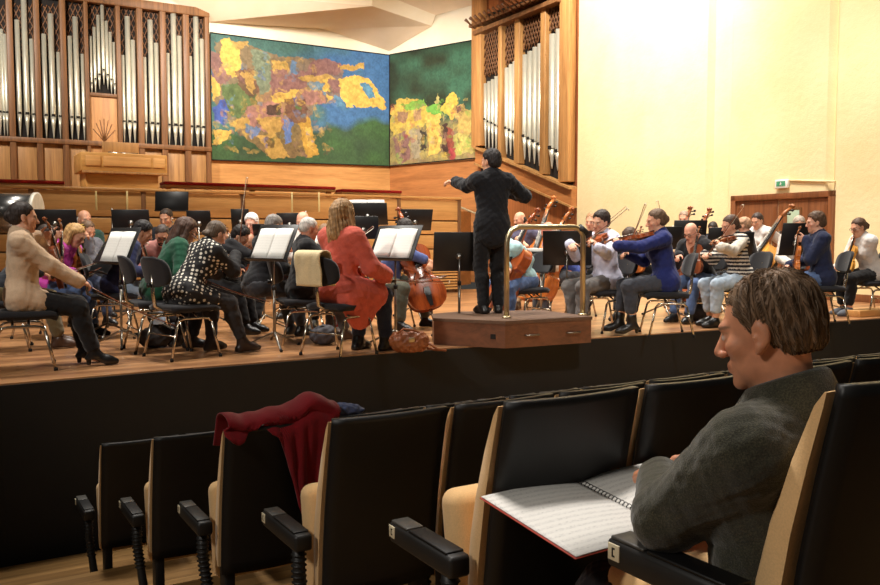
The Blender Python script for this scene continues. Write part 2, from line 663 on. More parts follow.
def add_leg(p, s, ankle, toe=None, pole=None):
    sx = -1 if s == 'L' else 1
    K, A = ik(p.hip[s], ankle, .43 * p.S, .42 * p.S, V(pole) if pole else V((sx * .15, 1, .5)))
    toe = V(toe) if toe else V((sx * .12, 1, 0))
    p.feet[s] = (K, A, V((toe.x, toe.y, 0)).normalized(), toe.z)


def torso_prims(p, fem, fat=1.0):
    S = p.S; T = p.T
    R = np.array([p.rt, p.fw, p.up], F32).T
    sw = .96 if fem else 1.06
    q = [ell(p.pel + p.up * .01, (.168 * S * (1.05 if fem else 1) * fat, .118 * S * fat, .125 * S), R, .06),
         ell(p.waist + p.fw * .012 * fat, (.138 * S * fat * (0.95 if fem else 1.04), .102 * S * fat, .16 * S), R, .07),
         ell(p.chest, (.158 * S * sw * fat ** .5, .110 * S * fat ** .5, .19 * S), R, .07),
         cone(T(-.125 * sw, -.02, .462), T(.125 * sw, -.02, .462), .066 * S, .066 * S, .06),
         cone(T(-.085, -.025, .485), T(0, -.022, .535), .050 * S, .052 * S, .05), cone(T(.085, -.025, .485), T(0, -.022, .535), .050 * S, .052 * S, .05)]
    if fem:
        q += [ell(T(-.07, .085, .335), np.array((.062, .055, .062)) * S, R, .04), ell(T(.07, .085, .335), np.array((.062, .055, .062)) * S, R, .04)]
    return q


def arm_prims(p, s, k1=.035):
    E, W, f, n, c, tc = p.hands[s]; S = p.S
    sh = p.sh[s]
    m = E + (W - E) * .35
    return [cone(sh, E, .056 * S, .042 * S, .05), cone(E, m, .042 * S, .040 * S, .03), cone(m, W, .040 * S, .0265 * S, .03)]


def leg_prims(p, s, fat=1.0):
    K, A, toe, tz = p.feet[s]; S = p.S
    h = p.hip[s]
    m = K + (A - K) * .33
    bk = (V((0, 0, 0)) - toe) * .012
    return [cone(h, K, .092 * S * fat, .057 * S * fat, .05), cone(K, m + bk, .054 * S, .055 * S * fat, .03), cone(m + bk, A, .055 * S * fat, .036 * S, .03)]


def person(M, pose, label, group=None, skin=(214, 158, 128), hair=(60, 42, 30), hair_style='short', fem=False,
           top=('sweater', 'sweater', None), sleeve='long', hem=-0.06, neck='crew', bottom=('trousers', None), cut=0.07, shoe=('boot', None), fat=1.0,
           res=0.010, extra=None, glasses=None, beard=None, lip=(176, 92, 84), hs=1.0, seed=1.0, sleeve_r=.012, top_off=.012, parts_out=None, fold=.004, cat='person', pattern=None, trouser_off=.012, strands=0):
    p = pose; S = p.S
    C, R = p.C, p.R
    hsz = S * hs
    neckp = [cone(p.nb - p.up * .03, V(C) + V(R @ np.array((0, -.022, -.055), F32)) * hsz, .058 * S * (.88 if fem else 1.02), .054 * S * (.88 if fem else 1.02), .035)]
    hd = head_prims(C, R, hsz, fem=fem)
    tp = torso_prims(p, fem, fat)
    arms = {s: arm_prims(p, s) for s in p.hands}
    legs = {s: leg_prims(p, s, fat ** .5) for s in p.feet}
    hands = []
    for s in p.hands:
        E, W, f, n, c, tc = p.hands[s]
        hands += hand_prims(W, f, n, s, c, S * (.93 if fem else 1.0), tc)
    feet = []
    for s in p.feet:
        K, A, toe, tz = p.feet[s]
        feet += [cone(A + V((0, 0, -.015)), A + toe * .13 * S + V((0, 0, -.05 + tz)), .036 * S, .026 * S, .03)]
    # head first so its carved details stay local, then everything joined to it
    fh = union(hd); fn = union(neckp); ft = union(tp)
    armf = {s: union(arms[s]) for s in arms}; legf = {s: union(legs[s]) for s in legs}
    fhand = union(hands) if hands else None
    ffeet = union(feet) if feet else None
    hb = [cone(h[1] - (h[1] - h[0]) * .12, h[1] + V(h[2]).normalized() * .02, .0265 * S, .022 * S, .02) for h in p.hands.values()]
    fw = union(hb) if hb else None

    def body(P):
        d = smin(fh(P), fn(P), .03)
        d = smin(d, ft(P), .035)
        for s in armf: d = smin(d, armf[s](P), .03)
        for s in legf: d = smin(d, legf[s](P), .03)
        if ffeet: d = smin(d, ffeet(P), .02)
        if fhand: d = smin(d, fhand(P), .012)
        return d
    allp = hd + neckp + tp + [q for a in arms.values() for q in a] + [q for a in legs.values() for q in a] + hands + feet
    lo, hi = bbox(allp, .03)
    v, f = polygonise(body, lo, hi, res)
    # a finer second pass would be needed to part the fingers: pull in a fine hand and head patch
    me = np_mesh('person', v, f)
    set_cols(me, head_cols(v, C, R, hsz, skin, hair if beard is None else beard, lip))
    root = link('person', me, attr_mat('skin', .5, .12))
    root.matrix_world = M
    tag(root, label, cat, group)

    def shell(name, fn_, prims, mat, r=None, pad=.04, cols=None):
        lo, hi = bbox(prims, pad)
        v, f = polygonise(fn_, lo, hi, r or res, slack=.07)
        if len(f) == 0: return None
        m = np_mesh(name, v, f)
        if cols is not None: set_cols(m, cols(v))
        return link(name, m, mat, root)

    # ---- top garment
    if top:
        nm, mat = top[0], top[1]
        sl = {'long': 1.0, 'short': .0, 'push': .62, 'none': None}[sleeve]
        ap = []
        for s in p.hands:
            E, W, *_ = p.hands[s]; sh = p.sh[s]
            if sl is None: ap += [cone(sh, sh + (E - sh) * .12, .06 * S, .056 * S, .05)]
            elif sl == 0: ap += [cone(sh, sh + (E - sh) * .62, .062 * S, .058 * S, .05)]
            else:
                e2 = E + (W - E) * sl
                ap += [cone(sh, E, .060 * S + sleeve_r * .3, .047 * S + sleeve_r * .4, .05), cone(E, e2, .047 * S + sleeve_r * .4, .034 * S + sleeve_r, .03)]
        tq = list(tp)
        tq[0] = ell(p.pel + p.up * .015, (.178 * S * (1.05 if fem else 1) * fat, .128 * S * fat, .125 * S), np.array([p.rt, p.fw, p.up], F32).T, .06)
        if hem < -.1:
            for s in p.feet:
                K = p.feet[s][0]; h = p.hip[s]
                if p.sit: tq.append(cone(h, h + (K - h) * min(1, -hem), .110 * S * fat, .096 * S, .05))
            if not p.sit: tq.append(ell(p.pel + p.up * (hem * .5), (.165 * S * fat, .12 * S * fat, .12 * S), np.array([p.rt, p.fw, p.up], F32).T, .06))
        if extra: tq += extra(p)
        g1 = union(tq + ap, top_off)
        nbk, upv, fwv = A3(p.nb), A3(p.up), A3(p.fw)
        pl, uph = A3(p.pel), A3(p.up)
        def topf(P):
            d = g1(P) + fold * wob(P, 34, seed) + fold * .6 * wob(P, 75, seed * 2)
            q = P - nbk
            nz = q @ upv; ny = q @ fwv; nx = q @ A3(p.rt)
            rad = np.sqrt(nx ** 2 + (ny - .015) ** 2)
            if neck == 'v': cutd = rad - .062 - np.clip(ny, 0, 1) * .0 ; d = np.maximum(d, -np.maximum(np.abs(nx) - np.clip((nz + .20) * .38, -1, .075), .03 - ny)) ; d = np.maximum(d, -np.maximum(rad - .064 * S, -nz - .02))
            elif neck == 'collar': d = np.maximum(d, -np.maximum(rad - .058 * S, -nz + .02))
            elif neck == 'open': d = np.maximum(d, -np.maximum(rad - .088 * S, -nz - .035 - ny * .2))
            else: d = np.maximum(d, -np.maximum(rad - .066 * S, -nz - .005 + ny * .35))
            if hem >= -.12 and False:
                hz = (P - pl) @ uph
                keep = hem * S - hz + .006 * wob(P, 30, seed)
                d = np.where(np.sqrt(((P - pl - uph * .0) ** 2).sum(1)) < .26, np.maximum(d, keep), d)
            return d
        if mat is not None:
            shell(nm, topf, tq + ap, mat, cols=pattern)
        if neck == 'collar':
            cp = []
            for i in range(13):
                a = math.radians(-65 + i * (310 / 12.0)) + PI / 2 + math.radians(25 - 0)
                cp.append(p.nb + p.rt * (.066 * S * math.cos(a)) + p.fw * (.066 * S * math.sin(a) - .004) + p.up * (.028 + .012 * -math.sin(a)))
            mb = MB().tube(cp, .013, 6)
            mb.build('collar', mat, root)

    # ---- bottoms
    if bottom and bottom[1] is not None and p.feet:
        nm, mat = bottom
        bp = [ell(p.pel - p.up * .02, (.160 * S * (1.05 if fem else 1) * fat, .112 * S * fat, .11 * S), np.array([p.rt, p.fw, p.up], F32).T, .06)]
        for s in p.feet:
            K, A, toe, tz = p.feet[s]; h = p.hip[s]; u = (A - K)
            L = u.length; e = K + u * (1 - cut / L)
            if nm == 'skirt':
                bp += [cone(h, K - (K - h) * .05, .105 * S, .085 * S, .12)]
            else:
                mm = K + (A - K) * .33 - toe * .012
                bp += [cone(h, K, .096 * S * fat ** .5, .062 * S, .05), cone(K, mm, .060 * S, .058 * S * fat ** .25, .03), cone(mm, e, .058 * S * fat ** .25, .050 * S if nm == 'jeans' or nm == 'trousers' else .042 * S, .03)]
        g2 = union(bp, trouser_off)
        pu = A3(p.pel + p.up * .045)
        def botf(P):
            d = g2(P) + .004 * wob(P, 40, seed + 4) + .003 * wob(P, 85, seed)
            q = P - pu
            return np.maximum(d, np.minimum(q[:, 2], .125 * S * fat - q[:, 1]) if p.sit else q[:, 2])
        shell(nm, botf, bp, mat)
    # ---- shoes
    if shoe and p.feet:
        for s in p.feet:
            K, A, toe, tz = p.feet[s]
            sp = []
            heel = shoe[0] == 'heel_boot'
            up_ = V((0, 0, 1)); g = A.z - .085 * S
            b = A - toe * .035 * S; b.z = g + (.045 if heel else .022)
            t1 = A + toe * .105 * S; t1.z = g + .030
            t2 = A + toe * .165 * S; t2.z = g + .024
            sp = [cone(b, t1, .036 * S, .037 * S, .03), cone(t1, t2, .036 * S, .024 * S, .03), cone(A + V((0, 0, -.01)), b, .044 * S, .036 * S, .03)]
            sp.append(cone(A, t1, .040 * S, .030 * S, .03))
            if shoe[0] in ('boot', 'heel_boot', 'tall_boot'):
                hi_ = .30 if shoe[0] == 'tall_boot' else .09
                sp.append(cone(A, A + (K - A).normalized() * hi_, .043 * S, .050 * S if hi_ < .2 else .058 * S, .03))
            f3 = union(sp, .003)
            hb_ = b - toe * .012
            f4 = union([cone(V((hb_.x, hb_.y, g + .05)), V((hb_.x, hb_.y, g + .008)), .022, .016, .01)])
            gz = g
            def sf(P, f3=f3, f4=f4, gz=gz, heel=heel, A=A3(A), t=A3(toe)):
                d = np.maximum(f3(P), gz - P[:, 2])
                if heel:
                    yy = (P - A) @ t
                    d = np.maximum(d, gz + np.clip(.045 - .55 * np.clip(yy + .0, 0, 1), 0, .045) - P[:, 2] - .0)
                    d = np.minimum(d, np.maximum(f4(P), gz - P[:, 2]))
                return d
            shell('shoe' if shoe[0] == 'shoe' else 'boot', sf, sp, shoe[1], r=min(res, .009))
    # ---- hair
    make_hair(root, C, R, hsz, hair_style, hair, p, res, seed, strands=strands)
    if beard is not None: make_beard(root, C, R, hsz, beard, res)
    if glasses: make_glasses(root, C, R, hsz, glasses)
    return root


def make_hair(root, C, R, s, style, colr, p, res, seed, streak=None, strands=0):
    if style == 'none': return
    def w(q): return A3(C) + R @ (np.array(q, F32) * s)
    def e(c, r, k=.02): return ell(w(c), np.array(r, F32) * s, R, k)
    def c(a, b, ra, rb, k=.02): return cone(w(a), w(b), ra * s, rb * s, k)
    Cn = A3(C)
    pr = [e((0, -.024, .046), (.081, .101, .087)), e((0, -.055, -.005), (.071, .064, .075))]
    hx, hz0, nape = .062, .080, -.062
    post = []
    if style == 'short':
        pr = [e((0, -.023, .045), (.0785, .0985, .0845)), e((0, -.055, -.002), (.069, .062, .066))]; nape = -.052
    elif style == 'full': pr = [e((0, -.022, .054), (.087, .104, .092)), e((0, -.058, .0), (.077, .068, .085))]
    elif style == 'bald':   # a fringe round the sides and back
        pr = [e((0, -.030, .005), (.081, .096, .058)), e((0, -.055, -.02), (.071, .064, .055))]
    elif style == 'receding': hx, hz0 = .030, .105
    elif style in ('long', 'bob', 'half'):
        ln = {'long': -.27, 'bob': -.13, 'half': -.19}[style]
        pr += [c((-.066, -.02, .05), (-.080, -.015, ln * .55), .034, .036), c((.066, -.02, .05), (.080, -.015, ln * .55), .034, .036),
               c((-.080, -.015, ln * .55), (-.072, -.03, ln), .036, .026), c((.080, -.015, ln * .55), (.072, -.03, ln), .036, .026),
               c((0, -.085, .03), (0, -.088, ln), .062, .050), c((-.04, -.07, 0), (-.042, -.075, ln), .052, .040), c((.04, -.07, 0), (.042, -.075, ln), .052, .040)]
        nape = ln - .1
    elif style == 'wavy':
        ln = -.235
        pr = [e((0, -.024, .052), (.092, .108, .092)), e((0, -.055, -.005), (.088, .072, .08)), c((-.075, -.02, .03), (-.095, -.02, -.13), .040, .048), c((.075, -.02, .03), (.095, -.02, -.13), .040, .048),
              c((-.095, -.02, -.13), (-.08, -.04, ln), .046, .026), c((.095, -.02, -.13), (.08, -.04, ln), .046, .026), c((0, -.09, .02), (0, -.10, -.17), .072, .066), c((-.05, -.08, -.1), (-.05, -.09, ln), .056, .036), c((.05, -.08, -.1), (.05, -.09, ln), .056, .036)]
        nape = ln - .1
    elif style == 'bun':
        pr += [e((0, -.118, .0), (.042, .034, .042))]
    elif style == 'lowbun':
        pr += [e((0, -.105, -.05), (.050, .036, .040))]
    elif style == 'pony':
        pr += [c((0, -.115, .03), (0, -.135, -.01), .026, .032), c((0, -.135, -.01), (0, -.120, -.16), .032, .014)]
    f0 = union(pr)
    ear = union([e((-.088, .0, -.004), (.022, .020, .036)), e((.088, .0, -.004), (.022, .020, .036))])
    amp = .0022 if style in ('bald',) else .007 if style == 'wavy' else .0062 if style == 'full' else .0040
    longh = style in ('long', 'bob', 'half', 'wavy')
    def hf(P):
        q = ((P - Cn) @ R) / s
        x, y, z = q[:, 0], q[:, 1], q[:, 2]
        ang = np.arctan2(x, -(y + .02))
        st = np.sin(ang * 23 + 9 * z / .1 * .4 + seed) * .5 + np.sin(ang * 41 + z * 30 + 2 * seed) * .35 + wob(q, 55, seed) * .6
        d = f0(P) + amp * st * s
        cut = .844 * (y - hx) - .537 * (z - hz0)
        cut = np.minimum(cut, np.maximum(y - hx + .004, hz0 - .022 - z)) if False else cut
        cut = cut + .005 * np.sin(x * 160 + seed) + .004 * np.sin(z * 210 + 2 * seed)
        if longh:
            side = np.maximum(cut, -(np.abs(x) - .048))
            cut = np.where(z < -.02, np.maximum(y - .035, -.2), cut)
        d = np.maximum(d, cut * s)
        d = np.maximum(d, (nape - z) * s)
        if style == 'bald': d = np.maximum(d, (z - .050 - .25 * np.clip(-y - .03, 0, .2)) * s)
        if not longh: d = np.maximum(d, -ear(P))
        return d
    lo, hi = bbox(pr, .02)
    v, f = polygonise(hf, lo, hi, min(res, .0075), slack=.04)
    if len(f) == 0: return
    m = np_mesh('hair', v, f)
    q = ((v - Cn) @ R) / s
    ang = np.arctan2(q[:, 0], -(q[:, 1] + .02))
    t = np.clip(.5 + .28 * np.sin(ang * 31 + q[:, 2] * 40) + .22 * np.sin(ang * 57 + 3 * seed) + .3 * wob(q, 40, seed), 0, 1)[:, None]
    c0 = np.array(lin(colr), F32)
    c1 = np.array(lin(streak), F32) if streak else np.minimum(c0 * 1.7 + .01, 1)
    set_cols(m, c0 * .65 * (1 - t) + c1 * t)
    ho = link('hair', m, attr_mat('hair_strands', .55, 0, .5, 260, .3), root)
    if strands:
        # single locks lying on the hair, growing away from the crown
        rs = np.random.RandomState(5)
        def grad(P, e=.002):
            g = np.stack([hf(P + np.array(d, F32) * e) - hf(P - np.array(d, F32) * e) for d in ((1, 0, 0), (0, 1, 0), (0, 0, 1))], 1)
            return g / (np.linalg.norm(g, axis=1, keepdims=True) + 1e-9)
        pts = v[rs.randint(0, len(v), strands)].astype(F32)
        wh = w((.01, -.060, .125))
        off = (rs.rand(strands, 1) * .0026 - .0002).astype(F32)
        steps = []
        cur = pts
        for i in range(9):
            g = grad(cur)
            cur = cur - g * hf(cur)[:, None]
            steps.append(cur + g * off * (1 if i < 7 else .3))
            fl = cur - wh
            loc = (fl @ R)
            fl = fl + (R @ np.array((.10, .0, .0), F32)) * (loc[:, 2:3] > -.03) * .35 + (R @ np.array((0, -.30, -.06), F32)) * np.clip(loc[:, 1:2] * 12 - .5, 0, 1)
            fl = fl - g * (fl * g).sum(1, keepdims=True)
            fl = fl / (np.linalg.norm(fl, axis=1, keepdims=True) + 1e-9)
            cur = cur + fl * .0042 + (rs.rand(strands, 3).astype(F32) - .5) * .0012
        st = np.stack(steps, 1)
        mb = MB()
        VV, FF, CC = [], [], []
        for k in range(strands):
            r = .0006 * (.6 + rs.rand())
            b = len(VV)
            cc = np.array(lin(colr)) * (.5 + 1.5 * rs.rand() ** 2) if rs.rand() > .12 else np.array(lin((150, 132, 112)))
            for i in range(9):
                a = st[k, min(i + 1, 8)] - st[k, max(i - 1, 0)]
                t = V(a); t = t.normalized() if t.length > 1e-7 else V((0, 0, 1)); x = t.orthogonal().normalized(); y = t.cross(x)
                rr = r * (1 - .6 * (i / 8) ** 2)
                for q in range(3):
                    an = q * 2.0944; VV.append(V(st[k, i]) + (x * math.cos(an) + y * math.sin(an)) * rr); CC.append(cc)
            for i in range(8):
                for q in range(3):
                    q2 = (q + 1) % 3; FF.append((b + i * 3 + q, b + i * 3 + q2, b + i * 3 + 3 + q2, b + i * 3 + 3 + q))
        me = np_mesh('hair_locks', np.array(VV, F32), np.array(FF, np.int32)); set_cols(me, np.array(CC, F32))
        link('hair_locks', me, attr_mat('hair_lock_fibre', .65, 0, 0, 260, .2), ho)


def make_beard(root, C, R, s, colr, res):
    def w(q): return A3(C) + R @ (np.array(q, F32) * s)
    pr = [ell(w((0, .036, -.074)), np.array((.056, .056, .044), F32) * s, R, .02), cone(w((-.02, .086, -.05)), w((.02, .086, -.05)), .010 * s, .010 * s, .01)]
    f0 = union(pr); Cn = A3(C)
    mouth = union([ell(w((0, .10, -.0635)), np.array((.02, .03, .007), F32) * s, R, .01)])
    def bf(P):
        q = ((P - Cn) @ R) / s
        d = f0(P) + .002 * wob(q, 150)
        d = np.maximum(d, (q[:, 2] + .040 - .3 * np.clip(np.abs(q[:, 0]) - .03, 0, 1)) * s)
        return np.maximum(d, -mouth(P))
    v, f = polygonise(bf, *bbox(pr, .02), min(res, .007), slack=.03)
    m = np_mesh('beard', v, f)
    c0 = np.array(lin(colr), F32)
    set_cols(m, np.repeat(c0[None], len(v), 0))
    link('beard', m, attr_mat('hair_strands', .55, 0, .5, 260, .3), root)


def make_glasses(root, C, R, s, colr=(30, 26, 24)):
    mb = MB()
    def w(q): return V(A3(C) + R @ (np.array(q, F32) * s))
    for sx in (-1, 1):
        pts = [w((sx * .033 + .022 * math.cos(a), .097 - .1 * abs(sx * .033 + .022 * math.cos(a)) * .4, .002 + .016 * math.sin(a))) for a in [i * PI / 8 for i in range(17)]]
        mb.tube(pts, .0022, 5, caps=False)
        mb.tube([w((sx * .055, .094, .006)), w((sx * .078, .06, .006)), w((sx * .080, -.01, .004))], .002, 5)
    mb.tube([w((-.011, .099, .006)), w((.011, .099, .006))], .002, 5)
    mb.build('glasses', plain('spectacle_frame', colr, .3), root)
# ------------------------------------------------------------------ shared materials
M_CHROME = plain('chrome_tube', (190, 180, 165), .22, 1.0, .05)
M_STEEL = plain('brushed_steel', (150, 146, 138), .35, 1.0, .08)
M_BRASS = plain('brass_rail', (196, 180, 146), .32, 1.0, .06)
M_BLACKMETAL = plain('black_stand_metal', (24, 23, 23), .45, 0.0, .15)
M_BLACKPLASTIC = plain('black_plastic', (22, 21, 22), .5, 0.0, .15)
M_SEATBLACK = fabric('black_seat_cloth', (38, 37, 40), .25, 300)
M_RUBBER = plain('rubber', (14, 13, 13), .8, 0.0, .1)
M_EBONY = plain('ebony', (22, 16, 14), .35, 0, .2)
M_BOWHAIR = plain('bow_hair', (226, 214, 190), .6)
M_STICK = plain('pernambuco', (120, 62, 30), .35, 0, .15)
M_STRING = plain('string_metal', (190, 186, 178), .3, 1.0)
M_MAPLE = plain('maple_neck', (150, 88, 44), .4, 0, .15)
VARN = {'red': wood('red_varnish', (110, 44, 16), (176, 84, 34), 'y', 22, .28, coat=.5), 'brown': wood('brown_varnish', (84, 36, 16), (140, 70, 32), 'y', 22, .28, coat=.5),
        'gold': wood('golden_varnish', (170, 104, 34), (220, 160, 70), 'y', 22, .28, coat=.5), 'orange': wood('orange_varnish', (150, 70, 24), (206, 120, 52), 'y', 22, .28, coat=.5)}
M_PAPER = None


def paper_mat(nm='music_paper', ka=.55, kb=.62):
    """white music paper with printed staves (five thin lines per stave and scattered notes)"""
    k = NT(nm)
    sep = k.n('ShaderNodeSeparateXYZ'); k.l(k.coord(), sep.inputs[0])
    x, z = sep.outputs[0], sep.outputs[1]
    def ma(op, a, b=None):
        m = k.n('ShaderNodeMath', operation=op)
        if hasattr(a, 'links'): k.l(a, m.inputs[0])
        else: m.inputs[0].default_value = a
        if b is not None:
            if hasattr(b, 'links'): k.l(b, m.inputs[1])
            else: m.inputs[1].default_value = b
        return m.outputs[0]
    fr = ma('FRACT', ma('DIVIDE', z, .0265))
    band = ma('LESS_THAN', fr, .42)
    ln = ma('LESS_THAN', ma('FRACT', ma('DIVIDE', fr, .084)), .20)
    stave = ma('MULTIPLY', band, ln)
    nz = k.n('ShaderNodeTexVoronoi'); nz.inputs['Scale'].default_value = 1.0
    k.l(k.coord((150, 380, 1)), nz.inputs['Vector'])
    note = ma('MULTIPLY', ma('LESS_THAN', nz.outputs['Distance'], .34), ma('LESS_THAN', fr, .50))
    ink = ma('MAXIMUM', ma('MULTIPLY', stave, ka), ma('MULTIPLY', note, kb))
    k.l(k.ramp(ink, [(0.0, lin((238, 236, 230))), (1.0, (.03, .03, .035))]), k.b.inputs['Base Color'])
    k.b.inputs['Roughness'].default_value = .75
    k.b.inputs['Specular IOR Level'].default_value = .2
    return k.m


M_PAPER = paper_mat()
M_SCORE = paper_mat('score_paper', .32, .36)
M_PAPERW = paper_mat('bright_music_paper', .10, .16)
M_PAPERPLAIN = plain('page_edges', (232, 228, 216), .8, 0, .04)


# ------------------------------------------------------------------ bowed instruments
def fiddle_outline(kind):
    h = [(0, 0), (.045, .003), (.078, .018), (.097, .045), (.104, .080), (.099, .115), (.086, .140), (.089, .150), (.070, .160), (.059, .180), (.056, .200), (.060, .222), (.074, .238), (.071, .248), (.080, .265), (.084, .290), (.079, .318), (.060, .342), (.030, .354), (0, .356)]
    if kind == 'bass':
        h = h[:13] + [(.070, .248), (.078, .262), (.078, .280), (.066, .305), (.046, .330), (.024, .350), (.012, .366), (0, .367)]
    # round the sampled outline
    out = []
    for i in range(len(h) - 1):
        for q in range(3):
            t = q / 3
            p0 = h[max(i - 1, 0)] if i > 0 else (-h[1][0], h[1][1]); p1, p2 = h[i], h[i + 1]; p3 = h[i + 2] if i + 2 < len(h) else (-h[-2][0], h[-2][1])
            f = lambda a, b, c, d: .5 * (2 * b + (c - a) * t + (2 * a - 5 * b + 4 * c - d) * t * t + (3 * b - a - 3 * c + d) * t ** 3)
            out.append((max(0, f(p0[0], p1[0], p2[0], p3[0])), f(p0[1], p1[1], p2[1], p3[1])))
    out.append(h[-1])
    return out + [(-x, y) for x, y in reversed(out[1:-1])]


def make_fiddle(name, k=1.0, kind='violin', varnish='red', depth=.032):
    root = empty(name)
    ol = fiddle_outline(kind)
    n = len(ol)
    D = depth
    arch = .016 if kind == 'violin' else .017
    rings = []
    def ring(sc, z): return [((x * sc), (.18 + (y - .18) * (1 - (1 - sc) * .85)), z) for x, y in ol]
    for sc, z in ((.25, -arch * .92), (.55, -arch * .72), (.80, -arch * .35), (.95, -.004), (1.0, -.002), (1.0, .002), (.965, .003), (.965, D - .003), (1.0, D - .002), (1.0, D + .002), (.95, D + .003), (.80, D + arch * .38), (.55, D + arch * .75), (.25, D + arch * .96)):
        rings.append(ring(sc, z - D))
    vs = [p for r in rings for p in r]; fs = []
    for a in range(len(rings) - 1):
        for b in range(n):
            c = (b + 1) % n
            fs.append((a * n + b, a * n + c, (a + 1) * n + c, (a + 1) * n + b))
    lo = len(vs); vs.append((0, .18, -D - arch)); hi = len(vs); vs.append((0, .18, arch))
    L = (len(rings) - 1) * n
    for b in range(n):
        c = (b + 1) % n
        fs.append((lo, c, b)); fs.append((hi, L + b, L + c))
    S = Matrix.Scale(k, 4)
    MB().add(vs, fs, 0, True, S).build('body', VARN[varnish], root, 50)
    ny = .365 if kind == 'bass' else .354
    el = .015 if kind == 'violin' else .02
    nl = .13 if kind != 'bass' else .16
    nk = ny + nl
    # neck with peg box and scroll
    mb = MB()
    mb.tube([(0, ny - .012, -.008), (0, ny + .02, -.002), (0, nk, .010)], [.016, .0115, .0105], 8, 0, S)
    mb.tube([(0, nk, .008), (0, nk + .035, .0), (0, nk + .068, -.014)], [.0115, .0105, .008], 8, 0, S)
    mb.build('neck', M_MAPLE if kind == 'violin' or varnish == 'gold' else VARN[varnish], root)
    sc = MB()
    sp = [(0, nk + .068 + .002, -.014)]
    for i in range(22):
        a = -PI * .5 + i * PI * 2.6 / 21 * -1
        r = .0155 * (1 - i / 26)
        sp.append((0, nk + .083 + r * math.cos(a) * .9, -.016 + r * math.sin(a) * -1))
    sc.tube(sp[1:], [.0075 * (1 - i / 60) for i in range(22)], 7, 0, S)
    sc.tube([(-.0165, nk + .083, -.016), (.0165, nk + .083, -.016)], [.0055, .0055], 8, 0, S)
    sc.build('scroll', M_MAPLE if kind == 'violin' or varnish == 'gold' else VARN[varnish], root)
    for i, (sx, dy) in enumerate(((-1, .012), (1, .024), (-1, .038), (1, .050))):
        MB().tube([(sx * -.012, nk + dy, -.002 - dy * .18), (sx * .028, nk + dy, -.002 - dy * .18), (sx * .031, nk + dy, -.002 - dy * .18), (sx * .040, nk + dy, -.002 - dy * .18)], [.003, .0035, .007, .006], 6, 0, S).build('peg', M_EBONY, root)
    fb0 = ny - .115 if kind == 'violin' else ny - .13
    g = MB()
    P = []
    for y, w, z in ((fb0, .021, .030 if kind == 'violin' else .034), (ny, .017, .020), (nk, .012, .0135)):
        P.append([(w * math.sin(a), y, z - w * .35 * (1 - math.cos(a))) for a in [(-1 + j * .5) * 1.1 for j in range(5)]])
    g.grid(P, 0, True, S, -.006 * k if False else 0)
    Pb = [[(x, y, z - .007) for x, y, z in r] for r in P]
    g.grid([list(reversed(r)) for r in Pb], 0, True, S)
    for row, sgn in ((0, 1), (2, 1)):
        q = P[row] + list(reversed(Pb[row])); g.add(q, [tuple(range(10))], 0, False, S)
    for j in (0, 4):
        g.grid([[P[i][j], Pb[i][j]] for i in range(3)], 0, False, S)
    g.build('fingerboard', M_EBONY, root)
    MB().prism([(-.009, .010), (.009, .010), (.017, .085), (.013, .112), (-.013, .112), (-.017, .085)], .020, .027, 0, S).build('tailpiece', M_EBONY, root)
    by = .165
    MB().prism([(-.021, .010), (-.012, .010), (-.008, .018), (.008, .018), (.012, .010), (.021, .010), (.017, .034), (0, .040), (-.017, .034)], -by - .003, -by + .003, 0, S @ Matrix.Rotation(PI / 2, 4, 'X')).build('bridge', M_BOWHAIR if False else M_MAPLE, root)
    for x in (-.0125, -.0042, .0042, .0125):
        MB().tube([(x * .9, .105, .027), (x, by, .041 - abs(x) * .3), (x * .5, nk, .0165)], .0007 if kind == 'violin' else .0009, 4, 0, S).build('string', M_STRING, root)
    for sx in (-1, 1):
        pts = [(sx * (.036 + .008 * math.sin(t * PI)) + sx * .010 * (1 if t < .5 else -1) * abs(math.cos(t * PI)) ** 3, .135 + .066 * t, .0125 - .001 + .002) for t in [i / 8 for i in range(9)]]
        MB().tube(pts, [.0042, .003, .0024, .0022, .0022, .0022, .0024, .003, .0042], 5, 0, S).build('f_hole', M_EBONY, root)
    if kind == 'violin':
        MB().box((-.062, .0, .012), (-.006, .042, .026), 0, .006, S).build('chin_rest', M_EBONY, root)
    else:
        e = .22 if kind == 'cello' else .16
        MB().tube([(0, .004, -D * .5), (0, -.02, -D * .5), (0, -e / k * 1.0, -D * .5 + .0)], [.012, .006, .003], 6, 0, S).build('endpin', M_STEEL, root)
    return root


def make_bow(k=1.0):
    root = empty('bow')
    S = Matrix.Scale(k, 4)
    pts = [(0, y, .006 - .022 * math.sin(y / .73 * PI) * .8) for y in [i * .73 / 10 for i in range(11)]]
    MB().tube(pts, [.0046] * 4 + [.004] * 4 + [.0034] * 3, 6, 0, S).build('stick', M_STICK, root)
    MB().box((-.004, .030, -.022), (.004, .725, -.0205), 0, 0, S).build('bow_hair', M_BOWHAIR, root)
    MB().box((-.006, .012, -.024), (.006, .056, .004), 0, .002, S).build('frog', M_EBONY, root)
    MB().tube([(0, .726, .006), (0, .733, -.010), (0, .722, -.022)], [.005, .005, .004], 6, 0, S).build('tip', M_BOWHAIR, root)
    return root


